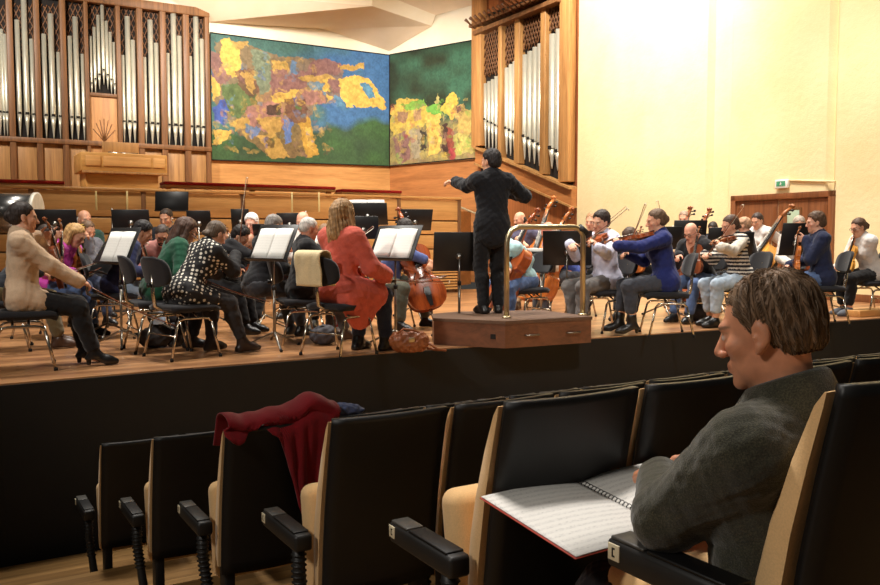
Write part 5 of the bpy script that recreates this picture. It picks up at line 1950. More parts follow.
def player(M, label, *, topv=None, hu=None, chair=None, lean=4, turn=0, side=0, hy=0, hp=4, hr=0, S=1.0, seat=.46, play=None, varnish='red', vl=None, bl=None, rest=None, legs=None, pargs=None, arms=None, **kw):
    N[0] += 1
    p = make_pose(True, S, seat, lean, turn, side, hy, hp, hr)
    if topv is not None:        # sit as tall or as bent as the photo shows
        sc = 850 / M.translation.y
        zt = 1 + (238 - topv) / sc - M.translation.z
        S0, l0 = S, lean
        for i in range(40):
            if p.C.z + .128 * p.S <= zt: break
            lean = l0 + i * .75; S = S0 * max(.90, 1 - i * .004)
            p = make_pose(True, S, seat, lean, turn, side, hy, hp, hr)
        for i in range(20):
            if i and p.C.z + .128 * p.S >= zt or lean > l0: break
            S = S0 * (1 + i * .005); p = make_pose(True, S, seat, lean, turn, side, hy, hp, hr)
    if hu is not None:          # slide sideways so the head stands where the photo has it
        hw = M @ V(p.C)
        M = Matrix.Translation(((hu - 440) / 850 * hw.y - hw.x, 0, 0)) @ M
    legs_sit(p, **(legs or {}))
    Mv = Mb = None
    kind = 'violin'
    if play == 'violin': Mv, Mb = violin_play(p, **(pargs or {}))
    elif play == 'upright':      # instrument standing on the left thigh, hand on the neck, bow in the right hand on the knee
        a = pargs or {}
        base = V(a.get('base', (-.06, .30, .585))); d = V(a.get('d', (.02, -.22, 1)))
        Mv = frame_from(base, d, V(a.get('z', (.1, 1, .2))))
        hpnt = Mv @ V((0, .44, -.02))
        add_arm(p, 'L', hpnt - V((0, .075, .02)), (.12, 1, .15), (1, -.2, .1), .8)
        hr_ = V(a.get('rh', (.12, .36, .66)))
        add_arm(p, 'R', hr_, (-.2, 1, -.35), (-.3, -.2, -1), .7)
        bd = V(a.get('bd', (-.25, 1, -.35))).normalized()
        Mb = frame_from(hr_ + V((-.01, .085, -.05)), bd, (0, .3, 1))
    elif play == 'cello':
        a = pargs or {}
        kk = 2.12
        tip = V(a.get('tip', (.03, .66, .0))); scroll = V(a.get('scroll', (-.15, .05, 1.32)))
        d = (scroll - tip).normalized()
        Mv = frame_from(tip + d * .26, d, V(a.get('z', (0, 1, .4)))); kind = 'cello'
        nk = Mv @ V((0, .375 * kk, -.01))
        z = V(Mv.col[2][:3]); x = V(Mv.col[0][:3])
        add_arm(p, 'L', nk - x * .07 - d * .02, (x * .7 + z * .5), (-z * .3 + x), .9, p.rt * -.7 + V((0, 0, -.9)))
        bp = Mv @ V((0, .15 * kk, .046 * kk)); b = (-x + d * a.get('bt', .15)).normalized()
        frog = bp - b * a.get('bo', .30); Mb = frame_from(frog, b, z)
        add_arm(p, 'R', frog - d * -.02 + x * .02 - z * .0 + d * .06, (b * .4 - d * .6 + z * .3), (-z * .2 - d * .4 + b * .4), .6, p.rt + V((0, 0, -.3)))
    elif play == 'bass':
        kk = 2.55
        a = pargs or {}
        tip = V(a.get('tip', (-.10, .55, .0))); scroll = V(a.get('scroll', (-.24, .16, 1.75)))
        d = (scroll - tip).normalized()
        Mv = frame_from(tip + d * .20, d, V(a.get('z', (.3, 1, .2)))); kind = 'bass'
        nk = Mv @ V((0, .44 * kk, -.0))
        z = V(Mv.col[2][:3]); x = V(Mv.col[0][:3])
        add_arm(p, 'L', nk - x * .08 - d * .02 - z * .02, (x * .7 + z * .5), (-z * .3 + x), .9, p.rt * -1 + V((0, 0, -.4)))
        bp = Mv @ V((0, .17 * kk, .046 * kk)); b = (-x + d * .1).normalized(); frog = bp - b * .3; Mb = frame_from(frog, b, z)
        add_arm(p, 'R', frog + d * .06, (b * .4 - d * .6), (-d * .4 + b * .4), .6, p.rt + V((0, 0, -.3)))
    else:
        for s, q in (arms or {'L': ((-.12, .36, .62),), 'R': ((.12, .36, .62),)}).items():
            rest_arm(p, s, *q)
    o = person(M, p, label, seed=N[0] * 1.37, **kw)
    if Mv is not None and vl: put_fiddle(M @ Mv, kind if kw.get('_k') is None else kw['_k'], varnish, vl)
    if Mb is not None and bl: put_bow(M @ Mb, bl)
    if chair: put_chair(M @ Matrix.Translation((0, 0.02, seat - .46)), chair)
    return o, p, M


# ---- first desk of violas, in profile at the stage edge
M = at(21, 131, yaw=-64)
player(M, 'woman in beige sweater and black trousers seated in profile at the stage edge, bow lowered', S=.93, chair='black chair under the woman in the beige sweater', fem=True, hair=(44, 34, 30), hair_style='bun', lean=2, hp=4,
       play='upright', varnish='brown', pargs=dict(base=(-.10, .30, .60), d=(.0, -.20, 1), rh=(.10, .40, .66), bd=(.05, 1, -.52)), vl='brown viola held upright by the woman in the beige sweater', bl='long bow pointing down from the hand of the woman in beige',
       top=('sweater', F('beige_knit', (206, 176, 146))), hem=-.30, neck='crew', bottom=('trousers', BLACKT), shoe=('heel_boot', BLK), legs=dict(fl=(-.09, .44), fr=(.09, .50)))
M = at(34, 112, yaw=-66)
player(M, 'dark haired player in a dark jacket and olive trousers behind the woman in beige', hu=48, topv=228, chair='black chair of the player in olive trousers', hair=(48, 36, 28), lean=10, hp=8,
       play='upright', varnish='red', pargs=dict(base=(.0, .46, .60), d=(.06, .06, 1), z=(.5, 1, .1), rh=(.14, .30, .70), bd=(-.3, .9, .3)), vl='reddish violin held upright between the dark jacket and the blonde woman', bl='bow of the player in olive trousers',
       top=('jacket', F('charcoal_cloth', (40, 42, 48))), neck='v', bottom=('trousers', OLIVET), shoe=('shoe', BRN))
M = at(79, 99, yaw=-98)
player(M, 'blonde woman in jeans with a magenta scarf and grey top holding a violin', hu=77, topv=229, chair='black chair of the blonde woman with the magenta scarf', fem=True, hair=(176, 138, 88), hair_style='half', lean=6, hp=10,
       play='upright', varnish='orange', pargs=dict(base=(-.08, .34, .58), d=(.1, -.1, 1), bd=(-.3, .9, .5)), vl='orange brown violin standing on the knee of the blonde woman', bl='bow of the blonde woman with the magenta scarf',
       top=('sweater', F('magenta_cloth', (186, 66, 156))), sleeve='long', hem=-.25, bottom=('jeans', JEANS), shoe=('boot', BLK))
M = at(89, 86, yaw=-128)
o, p, M = player(M, 'man in a grey checked shirt playing a French horn behind the blonde woman', hu=89, topv=221, chair='black chair of the horn player in the checked shirt', hair=(98, 74, 54), lean=8, hp=8,
       arms={'L': ((.03, .30, .98), (.3, .6, .5), (1, 0, 0)), 'R': ((.24, .16, .86), (.2, .8, -.2), (-1, 0, 0))}, top=('shirt', F('grey_check_cloth', (112, 112, 120))), neck='collar', bottom=('jeans', DJEANS), shoe=('shoe', BLK))
# his horn: coiled tube, valves, flaring bell
root = empty('french_horn', M @ Matrix.Translation((.10, .30, 1.0)) @ Matrix.Rotation(math.radians(20), 4, 'Z'))
tag(root, 'brass French horn with round coils held before the checked shirt', 'horn')
M_HORN = plain('lacquered_brass', (196, 180, 120), .22, 1.0, .08)
for i, (rr, dx) in enumerate(((.150, 0), (.128, .018), (.108, -.016))):
    MB().tube([(rr * math.cos(a), dx, rr * math.sin(a)) for a in [k * 2 * PI / 28 for k in range(27)]], .011, 7).build('coil', M_HORN, root)
MB().tube([(.13, 0, -.06), (.17, -.02, -.13), (.20, -.06, -.20), (.22, -.10, -.25)], [.014, .03, .065, .14], 16).build('bell', M_HORN, root)
for i in range(3): MB().tube([(-.03 + .03 * i, -.03, .0), (-.03 + .03 * i, .035, .0)], .015, 10).build('valve', M_HORN, root)
MB().tube([(-.14, .0, .05), (-.16, -.04, .12), (-.14, -.12, .16)], [.008, .007, .006], 7).build('mouthpipe', M_HORN, root)

M = at(84, 77, yaw=-135)
player(M, 'white haired man in a dark green sweater at the very back by the board fence', hu=86, topv=210, hair=(226, 220, 210), hair_style='bald', beard=(206, 200, 190), lean=2, hp=2, arms={'L': ((.0, .28, .92), (.3, .6, .5), (1, 0, 0)), 'R': ((.20, .20, .84), (0, .8, .2), (-1, 0, 0))},
       top=('sweater', F('dark_green_knit', (40, 70, 62))), bottom=('trousers', BLACKT), shoe=('shoe', BLK), S=1.04)

# ---- inner strings on the near side
M = at(130, 99, yaw=-76)
player(M, 'dark haired man in navy jacket and jeans seated behind the white music page', hu=144, topv=221, chair='black chair under the man in the navy jacket', hair=(28, 24, 24), hair_style='full', lean=3, hp=8, skin=(190, 138, 108),
       play='upright', varnish='brown', pargs=dict(base=(-.04, .34, .58), d=(.1, -.15, 1), bd=(-.2, .9, .4)), vl='brown violin held on the knee of the man in the navy jacket', bl='bow of the man in the navy jacket',
       top=('jacket', F('navy_jacket_cloth', (42, 48, 84))), neck='open', hem=-.18, bottom=('jeans', LJEANS), shoe=('boot', BLK))
M = at(164, 91, yaw=-165)
player(M, 'bearded man with glasses looking out between the navy jacket and the green sweater', hu=163, topv=229, hair=(62, 50, 44), lean=6, hp=10, beard=(54, 44, 40), glasses=(30, 26, 24), play='upright', varnish='red', pargs=dict(base=(-.04, .34, .58)), vl='red violin of the bearded man with glasses',
       top=('shirt', F('dusty_pink_cloth', (176, 120, 112))), neck='collar', bottom=('trousers', GREYT), shoe=('shoe', BLK))
M = at(176, 112, yaw=-58)
player(M, 'woman with brown hair and glasses in a green sweater, seated in profile', hu=188, topv=217, chair='black chair under the woman in the green sweater', fem=True, hair=(72, 48, 36), hair_style='half', lean=13, hp=12, glasses=(60, 40, 30),
       play='upright', varnish='red', pargs=dict(base=(-.05, .36, .60), d=(0, -.1, 1), rh=(.14, .34, .66)), vl='red violin on the lap of the woman in the green sweater', bl='bow of the woman in the green sweater',
       top=('sweater', F('green_knit', (36, 84, 62))), hem=-.14, bottom=('trousers', BLACKT), shoe=('boot', BLK), legs=dict(fl=(-.10, .20), fr=(.10, .28)))
M = at(167, 71, yaw=176)
player(M, 'short haired man at the back before the large upright black desk', hu=167, topv=207, hair=(60, 48, 40), lean=4, hp=14, arms={'L': ((-.03, .30, .90), (.5, .4, -.3), (1, 0, -.2)), 'R': ((.03, .30, .78), (-.5, .4, -.3), (-1, 0, -.2))}, top=('shirt', F('charcoal_cloth', (40, 42, 48))), bottom=('trousers', BLACKT), shoe=('shoe', BLK))


def polka_mat():
    k = NT('polka_dot_cloth')
    vo = k.n('ShaderNodeTexVoronoi'); vo.inputs['Scale'].default_value = 27; vo.inputs['Randomness'].default_value = 0
    k.l(k.coord(rot=(.5, .35, .6)), vo.inputs['Vector'])
    k.l(k.ramp(vo.outputs['Distance'], [(.34, lin((228, 220, 206))), (.38, lin((26, 24, 26)))]), k.b.inputs['Base Color'])
    k.b.inputs['Roughness'].default_value = .85
    # the sleeves are plain black
    sep = k.n('ShaderNodeSeparateXYZ'); k.l(k.coord(), sep.inputs[0])
    ab = k.n('ShaderNodeMath', operation='ABSOLUTE'); k.l(sep.outputs[0], ab.inputs[0])
    gx = k.n('ShaderNodeMath', operation='GREATER_THAN'); k.l(ab.outputs[0], gx.inputs[0]); gx.inputs[1].default_value = .20
    gy = k.n('ShaderNodeMath', operation='GREATER_THAN'); k.l(sep.outputs[1], gy.inputs[0]); gy.inputs[1].default_value = .33
    mm = k.n('ShaderNodeMath', operation='MAXIMUM'); k.l(gx.outputs[0], mm.inputs[0]); k.l(gy.outputs[0], mm.inputs[1])
    mx = k.n('ShaderNodeMix', data_type='RGBA'); k.l(mm.outputs[0], mx.inputs[0])
    k.l(k.b.inputs['Base Color'].links[0].from_socket, mx.inputs[6]); mx.inputs[7].default_value = (*lin((30, 28, 30)), 1)
    k.l(mx.outputs[2], k.b.inputs['Base Color'])
    return k.m


M = at(222, 119, yaw=-44)
player(M, 'woman in a black tunic with white polka dots seen from behind, hair pinned low', hu=217, topv=221, chair='black chair before the polka dot tunic, its back nearest the stage edge', fem=True, hair=(96, 82, 70), hair_style='lowbun', lean=7, hp=10, play='violin', varnish='brown', pargs=dict(bow_t=.15),
       vl='brown violin played by the woman in polka dots', bl='raised bow of the woman in polka dots', top=('tunic', polka_mat()), hem=-.55, bottom=('leggings', F('charcoal_knit', (46, 44, 46))), shoe=('tall_boot', plain('brown_black_boot', (40, 28, 24), .4)),
       res=.009, legs=dict(fl=(-.12, .34), fr=(.14, .50)), fat=1.06)
M = at(238, 95, yaw=-100)
player(M, 'player in black with short dark hair just beyond the polka dot tunic', hu=241, topv=226, hair=(34, 28, 26), hair_style='full', lean=10, hp=14, play='upright', varnish='red', vl='violin of the dark haired player beyond the polka dots', bl='upright bow of the dark haired player beyond the polka dots', pargs=dict(bd=(-.1, .1, 1), rh=(.1, .3, .95)),
       top=('sweater', F('black_knit', (28, 27, 30))), bottom=('trousers', BLACKT), shoe=('shoe', BLK))
M = at(253, 77, yaw=172)
player(M, 'white haired man in a dark pink shirt at the back', hu=252, topv=214, hair=(238, 234, 228), hair_style='full', lean=2, hp=10, skin=(226, 170, 146), arms={'L': ((-.03, .30, .90), (.5, .4, -.3), (1, 0, -.2)), 'R': ((.03, .30, .78), (-.5, .4, -.3), (-1, 0, -.2))}, top=('shirt', F('rose_cloth', (188, 92, 96))), neck='collar', bottom=('trousers', BLACKT), shoe=('shoe', BLK))
M = at(250, 87, yaw=168)
player(M, 'bald man with glasses bent low over a brown viola', hu=250, topv=240, hair=(90, 74, 64), hair_style='bald', lean=12, hp=16, S=.93, glasses=(30, 26, 24), play='upright', varnish='red', pargs=dict(base=(-.02, .32, .56)), vl='brown viola of the bald man bent low', top=('shirt', F('charcoal_cloth', (40, 42, 48))), bottom=('trousers', BLACKT), shoe=('shoe', BLK))
M = at(266, 101, yaw=-48)
player(M, 'grey haired man seen from behind just over the white page', hu=275, topv=214, hair=(128, 122, 116), lean=6, hp=10, play='upright', varnish='brown', pargs=dict(base=(-.02, .36, .58)), vl='brown violin of the grey haired man behind the white page', top=('sweater', F('black_knit', (28, 27, 30))), bottom=('trousers', GREYT), shoe=('shoe', BLK))
M = at(299, 104, yaw=-66)
player(M, 'grey haired man in a black T-shirt with bare forearms, bent forward in profile', chair='black chair under the man in the black T-shirt', hair=(196, 192, 186), lean=9, hp=12, S=.89, seat=.43, sleeve='short', skin=(216, 150, 120), play='upright', varnish='red', pargs=dict(base=(.0, .44, .62), d=(.1, .05, 1), rh=(.15, .42, .86), bd=(-.5, .8, .2)), vl='red violin of the man in the black T-shirt', bl='bow of the man in the black T-shirt',
       top=('t_shirt', F('black_jersey', (26, 25, 28))), hem=-.16, bottom=('trousers', F('striped_grey_cloth', (92, 88, 86))), shoe=('shoe', BRN), legs=dict(fl=(-.10, .34), fr=(.10, .42)))
M = at(326, 88, yaw=178)
player(M, 'player with a pale face half hidden by the long hair of the woman in red', hu=325, topv=228, hair=(120, 92, 66), lean=4, hp=8, play='violin', varnish='red', vl='violin of the half hidden pale player', bl='bow of the half hidden pale player', top=('shirt', F('pale_cloth', (200, 190, 178))), bottom=('trousers', BLACKT), shoe=('shoe', BLK))
M = at(303, 77, yaw=170)
player(M, 'bald man at the back under the clear acoustic screen', hu=303, topv=212, hair=(214, 190, 172), hair_style='bald', lean=0, hp=14, skin=(226, 166, 140), top=('shirt', F('white_cloth', (222, 218, 212))), neck='collar', bottom=('trousers', BLACKT), shoe=('shoe', BLK), arms={'L': ((-.03, .30, .90), (.5, .4, -.3), (1, 0, -.2)), 'R': ((.03, .30, .78), (-.5, .4, -.3), (-1, 0, -.2))})
M = at(342, 117, yaw=-38)
player(M, 'woman with long light brown hair in a loose coral red cardigan, seen from behind', hu=344, topv=200, chair='black chair with a cream towel over its back, under the woman in the red cardigan', fem=True, hair=(150, 116, 78), hair_style='wavy', lean=3, hp=2, hy=8,
       play='upright', varnish='red', pargs=dict(base=(-.1, .34, .60), rh=(.20, .36, .68), bd=(.15, 1, -.05)), vl='violin on the lap of the woman in the red cardigan', bl='bow reaching from the hand of the woman in the red cardigan',
       top=('cardigan', F('coral_knit', (206, 96, 80))), hem=-.75, sleeve_r=.022, top_off=.02, bottom=('trousers', DJEANS), shoe=('boot', BLK), res=.009, legs=dict(fl=(-.10, .34), fr=(.12, .46)),
       extra=lambda p: [ell(p.pel + V((.155, .10, -.12)), (.055, .17, .19), None, .10)])

# ---- cellos, basses
M = at(398, 90, yaw=-120)
player(M, 'dark haired cellist in a blue shirt with rolled sleeves left of the conductor', hu=405, topv=220, chair='black chair of the cellist in the blue shirt', hair=(40, 32, 28), hair_style='full', lean=4, hp=18, sleeve='push', skin=(206, 150, 118), play='cello', varnish='red', pargs=dict(tip=(-.02, .66, 0), scroll=(-.13, .10, 1.27), z=(.75, .7, .2), bo=.26), vl='red brown cello leaning before the cellist in the blue shirt', bl='bow across the red brown cello',
       top=('shirt', F('blue_shirt_cloth', (84, 98, 150))), neck='collar', bottom=('trousers', F('dark_olive_denim', (78, 78, 66))), shoe=('shoe', BLK), legs=dict(spread=.26, fx=.34))
M = at(507, 89, yaw=120)
player(M, 'cellist in a pale teal shirt and jeans behind the conductor', hu=500, topv=232, chair='chair of the cellist in the pale teal shirt', hair=(52, 40, 32), lean=6, hp=10, sleeve='push', play='cello', varnish='red', pargs=dict(tip=(.02, .58, 0), scroll=(-.15, .04, 1.2)), vl='red cello behind the conductor and the hand rail', bl='bow across the cello behind the hand rail',
       top=('shirt', F('pale_teal_cloth', (166, 200, 202))), bottom=('jeans', JEANS), shoe=('shoe', BRN), legs=dict(spread=.24, fx=.38))
M = at(520, 69, yaw=150)
player(M, 'balding dark haired bass player in a grey printed T-shirt and cream trousers', hu=519, topv=212, hair=(36, 28, 26), hair_style='bald', beard=(44, 34, 30), lean=0, hp=4, seat=.60, hy=-20, sleeve='short', play='bass', varnish='orange', pargs=dict(tip=(-.30, .75, 0), scroll=(-.42, .05, 1.52)), vl='double bass with a pale head beside the balding bass player',
       top=('t_shirt', F('grey_violet_jersey', (88, 84, 104))), bottom=('trousers', CREAMT), shoe=('shoe', BRN))
M = at(560, 78, yaw=118)
player(M, 'player in a blue top and dark trousers bending behind the podium desk', hu=548, topv=222, chair='chair of the bending player in the blue top', hair=(206, 176, 152), hair_style='bald', lean=26, hp=20, skin=(206, 132, 110), play='cello', varnish='orange', pargs=dict(tip=(.03, .62, 0), scroll=(-.18, .28, 1.1)), vl='orange cello low behind the podium desk',
       top=('sweater', F('royal_blue_cloth', (70, 86, 156))), bottom=('trousers', F('slate_cloth', (72, 74, 80))), shoe=('shoe', BLK))

# ---- violins beyond the podium
M = at(606, 93, yaw=112)
player(M, 'dark haired young violinist in a white shirt and grey jeans beside the podium rail', hu=600, topv=211, chair='black chair of the violinist in the white shirt', hair=(46, 36, 30), hair_style='full', lean=2, turn=8, hp=8, hy=10, hr=-8, skin=(216, 164, 136), play='violin', varnish='red', pargs=dict(up=-.06, bow_t=.4), vl='violin under the chin of the young man in the white shirt', bl='bow of the young man in the white shirt',
       top=('shirt', F('white_violet_cloth', (206, 206, 226))), neck='collar', hem=-.16, bottom=('jeans', GJEANS), shoe=('shoe', BLK), legs=dict(fl=(-.14, .42), fr=(.10, .34)))
M = at(591, 74, yaw=150)
player(M, 'fair haired player whose face shows behind the white shirted violinist', hu=591, topv=213, hair=(150, 112, 76), lean=2, hp=6, play='violin', varnish='brown', vl='violin of the fair haired player behind the white shirt', bl='bow of the fair haired player behind the white shirt', top=('shirt', F('pale_cloth', (200, 190, 178))), bottom=('trousers', BLACKT), shoe=('shoe', BLK))
M = at(628, 81, yaw=140)
player(M, 'dark haired violinist in black half hidden behind the blue sweater', hu=629, topv=230, hair=(66, 48, 36), hair_style='bob', fem=True, lean=8, hp=14, play='upright', varnish='orange', vl='orange violin between the white shirt and the blue sweater', bl='bow of the half hidden violinist in black', top=('sweater', F('black_knit', (28, 27, 30))), bottom=('trousers', BLACKT), shoe=('shoe', BLK))
M = at(672, 97, yaw=88)
player(M, 'woman in a royal blue sweater and dark cropped trousers playing violin in profile', hu=655, topv=209, chair='black chair under the woman in the royal blue sweater', fem=True, hair=(92, 70, 52), hair_style='bun', lean=4, hp=6, hy=8, play='violin', varnish='red', pargs=dict(up=.03, bow_t=.5, bow_lift=.6, out=.35), vl='red violin played by the woman in the royal blue sweater', bl='bow of the woman in the royal blue sweater',
       top=('sweater', F('royal_blue_knit', (34, 42, 98))), hem=-.14, bottom=('trousers', F('dark_slate_cloth', (62, 64, 72))), cut=.17, shoe=('heel_boot', BLK), res=.009, legs=dict(fl=(-.10, .36, .105), fr=(.10, .46, .105)))
M = at(692, 83, yaw=132)
player(M, 'bald man with glasses in a black jacket over a pink shirt, bow in hand', hu=690, topv=223, chair='chair of the bald man in the black jacket', hair=(120, 96, 80), hair_style='bald', lean=3, hp=10, glasses=(40, 30, 26), skin=(220, 160, 134), play='upright', varnish='brown', pargs=dict(base=(-.08, .34, .58), rh=(.10, .36, .80), bd=(.15, .35, 1)), vl='brown viola on the knee of the bald man in the black jacket', bl='bow of the bald man in the black jacket',
       top=('jacket', F('black_jacket_cloth', (36, 35, 38))), neck='v', bottom=('jeans', JEANS), shoe=('shoe', BLK))
M = at(683, 66, yaw=150)
player(M, 'bass player with grey brown hair behind the black desk rows', hu=683, topv=211, hair=(132, 110, 92), lean=0, hp=8, seat=.58, play='bass', varnish='brown', pargs=dict(tip=(-.15, .95, 0), scroll=(-.05, .02, 1.45)), vl='double bass with dark scroll beside the grey brown haired player', top=('shirt', F('pale_cloth', (200, 190, 178))), bottom=('trousers', BLACKT), shoe=('shoe', BLK))
M = at(712, 64, yaw=140)
player(M, 'bass player almost hidden behind a black desk under the second dark scroll', hu=712, topv=222, hair=(40, 32, 28), lean=6, hp=22, S=.94, seat=.52, play='bass', varnish='brown', pargs=dict(tip=(-.0, .95, 0), scroll=(.16, .02, 1.45)), vl='second double bass with dark scroll before the cream wall', top=('shirt', F('charcoal_cloth', (40, 42, 48))), bottom=('trousers', BLACKT), shoe=('shoe', BLK))


def stripes(v):
    c = np.empty((len(v), 3), F32); c[:] = lin((214, 204, 190))
    m = (v[:, 2] / .042) % 1 < .55
    m &= np.abs(v[:, 0]) < .235
    c[m] = lin((40, 38, 44))
    return c


M = at(738, 88, yaw=103)
player(M, 'woman in a striped sweater and pale jeans playing violin in front of the door', hu=729, topv=215, chair='black chair under the woman in the striped sweater', fem=True, hair=(74, 54, 42), hair_style='lowbun', lean=4, hp=8, hr=-6, play='violin', varnish='brown', pargs=dict(up=.12, bow_t=.45, bow_lift=.8), vl='dark violin played by the woman in stripes', bl='bow of the woman in stripes',
       top=('sweater', attr_mat('striped_knit', .85, 0, .2, 200, .2)), pattern=stripes, hem=-.14, bottom=('jeans', F('ice_denim', (168, 184, 200))), cut=.12, shoe=('shoe', BLK), legs=dict(fl=(-.12, .40), fr=(.08, .34)))
M = at(744, 75, yaw=70)
player(M, 'player with light brown hair in a black jacket turned away beside the door', hu=742, topv=217, hair=(156, 120, 92), lean=2, hp=6, play='upright', varnish='brown', vl='violin of the player in black turned away by the door', top=('jacket', F('black_jacket_cloth', (36, 35, 38))), bottom=('trousers', BLACKT), shoe=('shoe', BLK))
M = at(752, 70, yaw=118)
player(M, 'dark haired woman in a pale striped blouse standing behind a golden double bass', hu=756, topv=213, fem=True, hair=(52, 38, 32), hair_style='bun', lean=2, hp=8, hy=12, seat=.60, play='bass', varnish='gold', pargs=dict(tip=(-.12, .9, 0), scroll=(-.36, .0, 1.42)), vl='golden double bass leaning before the wooden door', top=('blouse', F('pale_blouse', (214, 206, 200))), bottom=('trousers', GREYT), shoe=('shoe', BLK))
M = at(797, 75, yaw=165)
player(M, 'grey haired player whose head shows over the large desk before the door', hu=798, topv=216, hair=(150, 136, 122), lean=4, hp=14, play='upright', varnish='red', vl='violin of the player behind the large desk before the door', top=('shirt', F('pale_cloth', (200, 190, 178))), bottom=('trousers', BLACKT), shoe=('shoe', BLK))
M = at(822, 86, yaw=84)
player(M, 'young man in a navy sweater and jeans in profile before the wooden door', hu=814, topv=212, chair='black chair under the young man in the navy sweater', hair=(84, 62, 46), hair_style='full', lean=3, hp=2, skin=(214, 160, 134), play='upright', varnish='orange', pargs=dict(base=(-.03, .33, .56), d=(0, -.06, 1), rh=(.12, .34, .68), bd=(-.2, .9, -.3)), vl='orange violin standing on the knee of the young man in navy', bl='bow of the young man in navy',
       top=('sweater', F('navy_knit', (34, 40, 66))), hem=-.14, bottom=('jeans', JEANS), shoe=('shoe', BLK))
M = at(866, 77, z=.0, yaw=100)
player(M, 'young woman in a pale blouse and black trousers leaning forward at the cream wall', hu=857, topv=218, chair='chair of the young woman at the cream wall', fem=True, hair=(78, 56, 42), hair_style='pony', lean=14, hp=6, hy=5, glasses=(60, 46, 40), play='upright', varnish='gold', pargs=dict(base=(.02, .36, .56), d=(0, -.2, 1), rh=(.08, .46, .62), bd=(.2, 1, -.4)), vl='golden violin held upright by the young woman at the wall', bl='bow of the young woman at the wall',
       top=('blouse', F('pale_blouse', (214, 206, 200))), hem=-.14, bottom=('trousers', BLACKT), cut=.10, shoe=('shoe', SNK), seat=.46, legs=dict(fl=(-.10, .40), fr=(.10, .34)))

# ---- the conductor, standing on the podium
M = place((492 - 440) / 101, 850 / 101, PODZ, 16)
p = make_pose(False, .94, .46, 2, 0, 0, 32, 2)
for s, sx in (('L', -1), ('R', 1)): add_leg(p, s, V((sx * .085, .0 if s == 'L' else .05, .085)), toe=(sx * .25, 1, 0), pole=(sx * .1, 1, 0))
Mi = M.inverted()
lh = Mi @ aty(456, 182, 850 / 101.0 + .30); le = Mi @ aty(467, 186, 850 / 101.0 + .12)
p.hands['L'] = (V(le), V(lh), V((-1, .45, .1)), V((0, .2, -1)), .7, .4)
add_arm(p, 'R', p.sh['R'] + V((.10, .28, -.10)), (-.3, 1, .5), (-1, -.2, -.2), .8, (1, -.35, -.6))
person(M, p, 'conductor in black with short dark hair standing on the podium, one arm stretched out', seed=5.5, hair=(34, 28, 28), hair_style='full', top=('shirt', F('conductor_black_cloth', (24, 24, 28))), neck='collar', hem=-.20, bottom=('trousers', F('conductor_trousers', (22, 21, 23))), shoe=('shoe', BLK), res=.008, fold=.005, skin=(216, 162, 132), fat=1.02, cut=.02, top_off=.016)
# ------------------------------------------------------------------ music stands
def stand(u, s, psi, label, v=None, **kw):
    x, y = (u - 440) / s, 850 / s
    if v is not None: kw['h'] = round(1 + (238 - v) / s, 2)
    return put_stand(x, y, psi, label, **kw)


stand(118, 109, -40, 'the stand with a white page between the blonde woman and the green sweater', 250, tilt=24, sheet=True, sheet_label='white music pages on the stand before the man in the navy jacket')
stand(104, 100, -48, 'black music stand with a dark empty desk just left of the white page', 261, tilt=30)
stand(272, 111, -38, 'black music stand bearing the white page beyond the polka dot tunic', 247, tilt=26, sheet=True, sheet_label='white music pages beyond the polka dot tunic')
stand(394, 109, -36, 'black music stand bearing the white page before the woman in the red cardigan', 247, tilt=28, sheet=True, sheet_label='white music pages before the woman in the red cardigan')
stand(56, 84, 192, 'wide black music stand in front of the white haired man in dark green', 224, tilt=16, desk=(.50, .28))
stand(132, 84, 188, 'wide black music stand above the head of the man in the navy jacket', 223, tilt=16, desk=(.43, .26))
stand(173, 67, 8, 'tall black music stand whose desk stands behind the short haired man at the back', 204, tilt=12, desk=(.48, .30))
stand(200, 84, 184, 'black music stand above the brown hair of the woman in green', 224, tilt=18, desk=(.28, .26))
stand(241, 74, 182, 'small black music stand beside the white haired man in pink', 222, tilt=14, desk=(.24, .28))
stand(264, 90, 176, 'black music stand with a pale top edge before the bald viola player', 237, tilt=26, desk=(.22, .26))
stand(290, 74, 176, 'black music stand before the bald man under the acoustic screen', 225, tilt=14, desk=(.34, .26))
stand(368, 80, 174, 'black music stand at the back beside the long brown hair', 216, tilt=18, desk=(.50, .28), sheet=True)
stand(364, 88, 178, 'dark grey music stand low under another desk, beside the red cardigan', 230, tilt=14, desk=(.34, .26))
stand(415, 79, 196, 'black music stand above the dark haired cellist, before the fence', 222, tilt=22, desk=(.44, .28))
stand(459, 100, 188, 'large black music stand with round knob just left of the conductor', 256, tilt=16, desk=(.52, .40))
stand(567, 93, 172, 'black music stand behind the brass hand rail, page edges showing', 252, tilt=24, desk=(.52, .40), sheet=True, sheet_label='sheet music on the stand behind the brass hand rail')
stand(541, 82, 178, 'low black music stand with a pale top edge between conductor and hand rail', 264, tilt=24, desk=(.36, .28), sheet=True, sheet_label='sheet music on the low stand under the balding bass player')
stand(689, 75, 180, 'black music stand behind the bald man in the black jacket', 236, tilt=14, desk=(.44, .34))
stand(721, 77, 178, 'black music stand between the bald man and the woman in stripes', 240, tilt=16, desk=(.36, .28))
stand(665, 78, 178, 'black music stand partly hidden behind the royal blue sweater', 240, tilt=18, desk=(.40, .30))
stand(794, 82, 188, 'large black music stand in front of the door beside the young man in navy', 243, tilt=14, desk=(.38, .40))
stand(738, 79, 176, 'black music stand seen beyond the woman in stripes', 246, tilt=18, desk=(.36, .30))

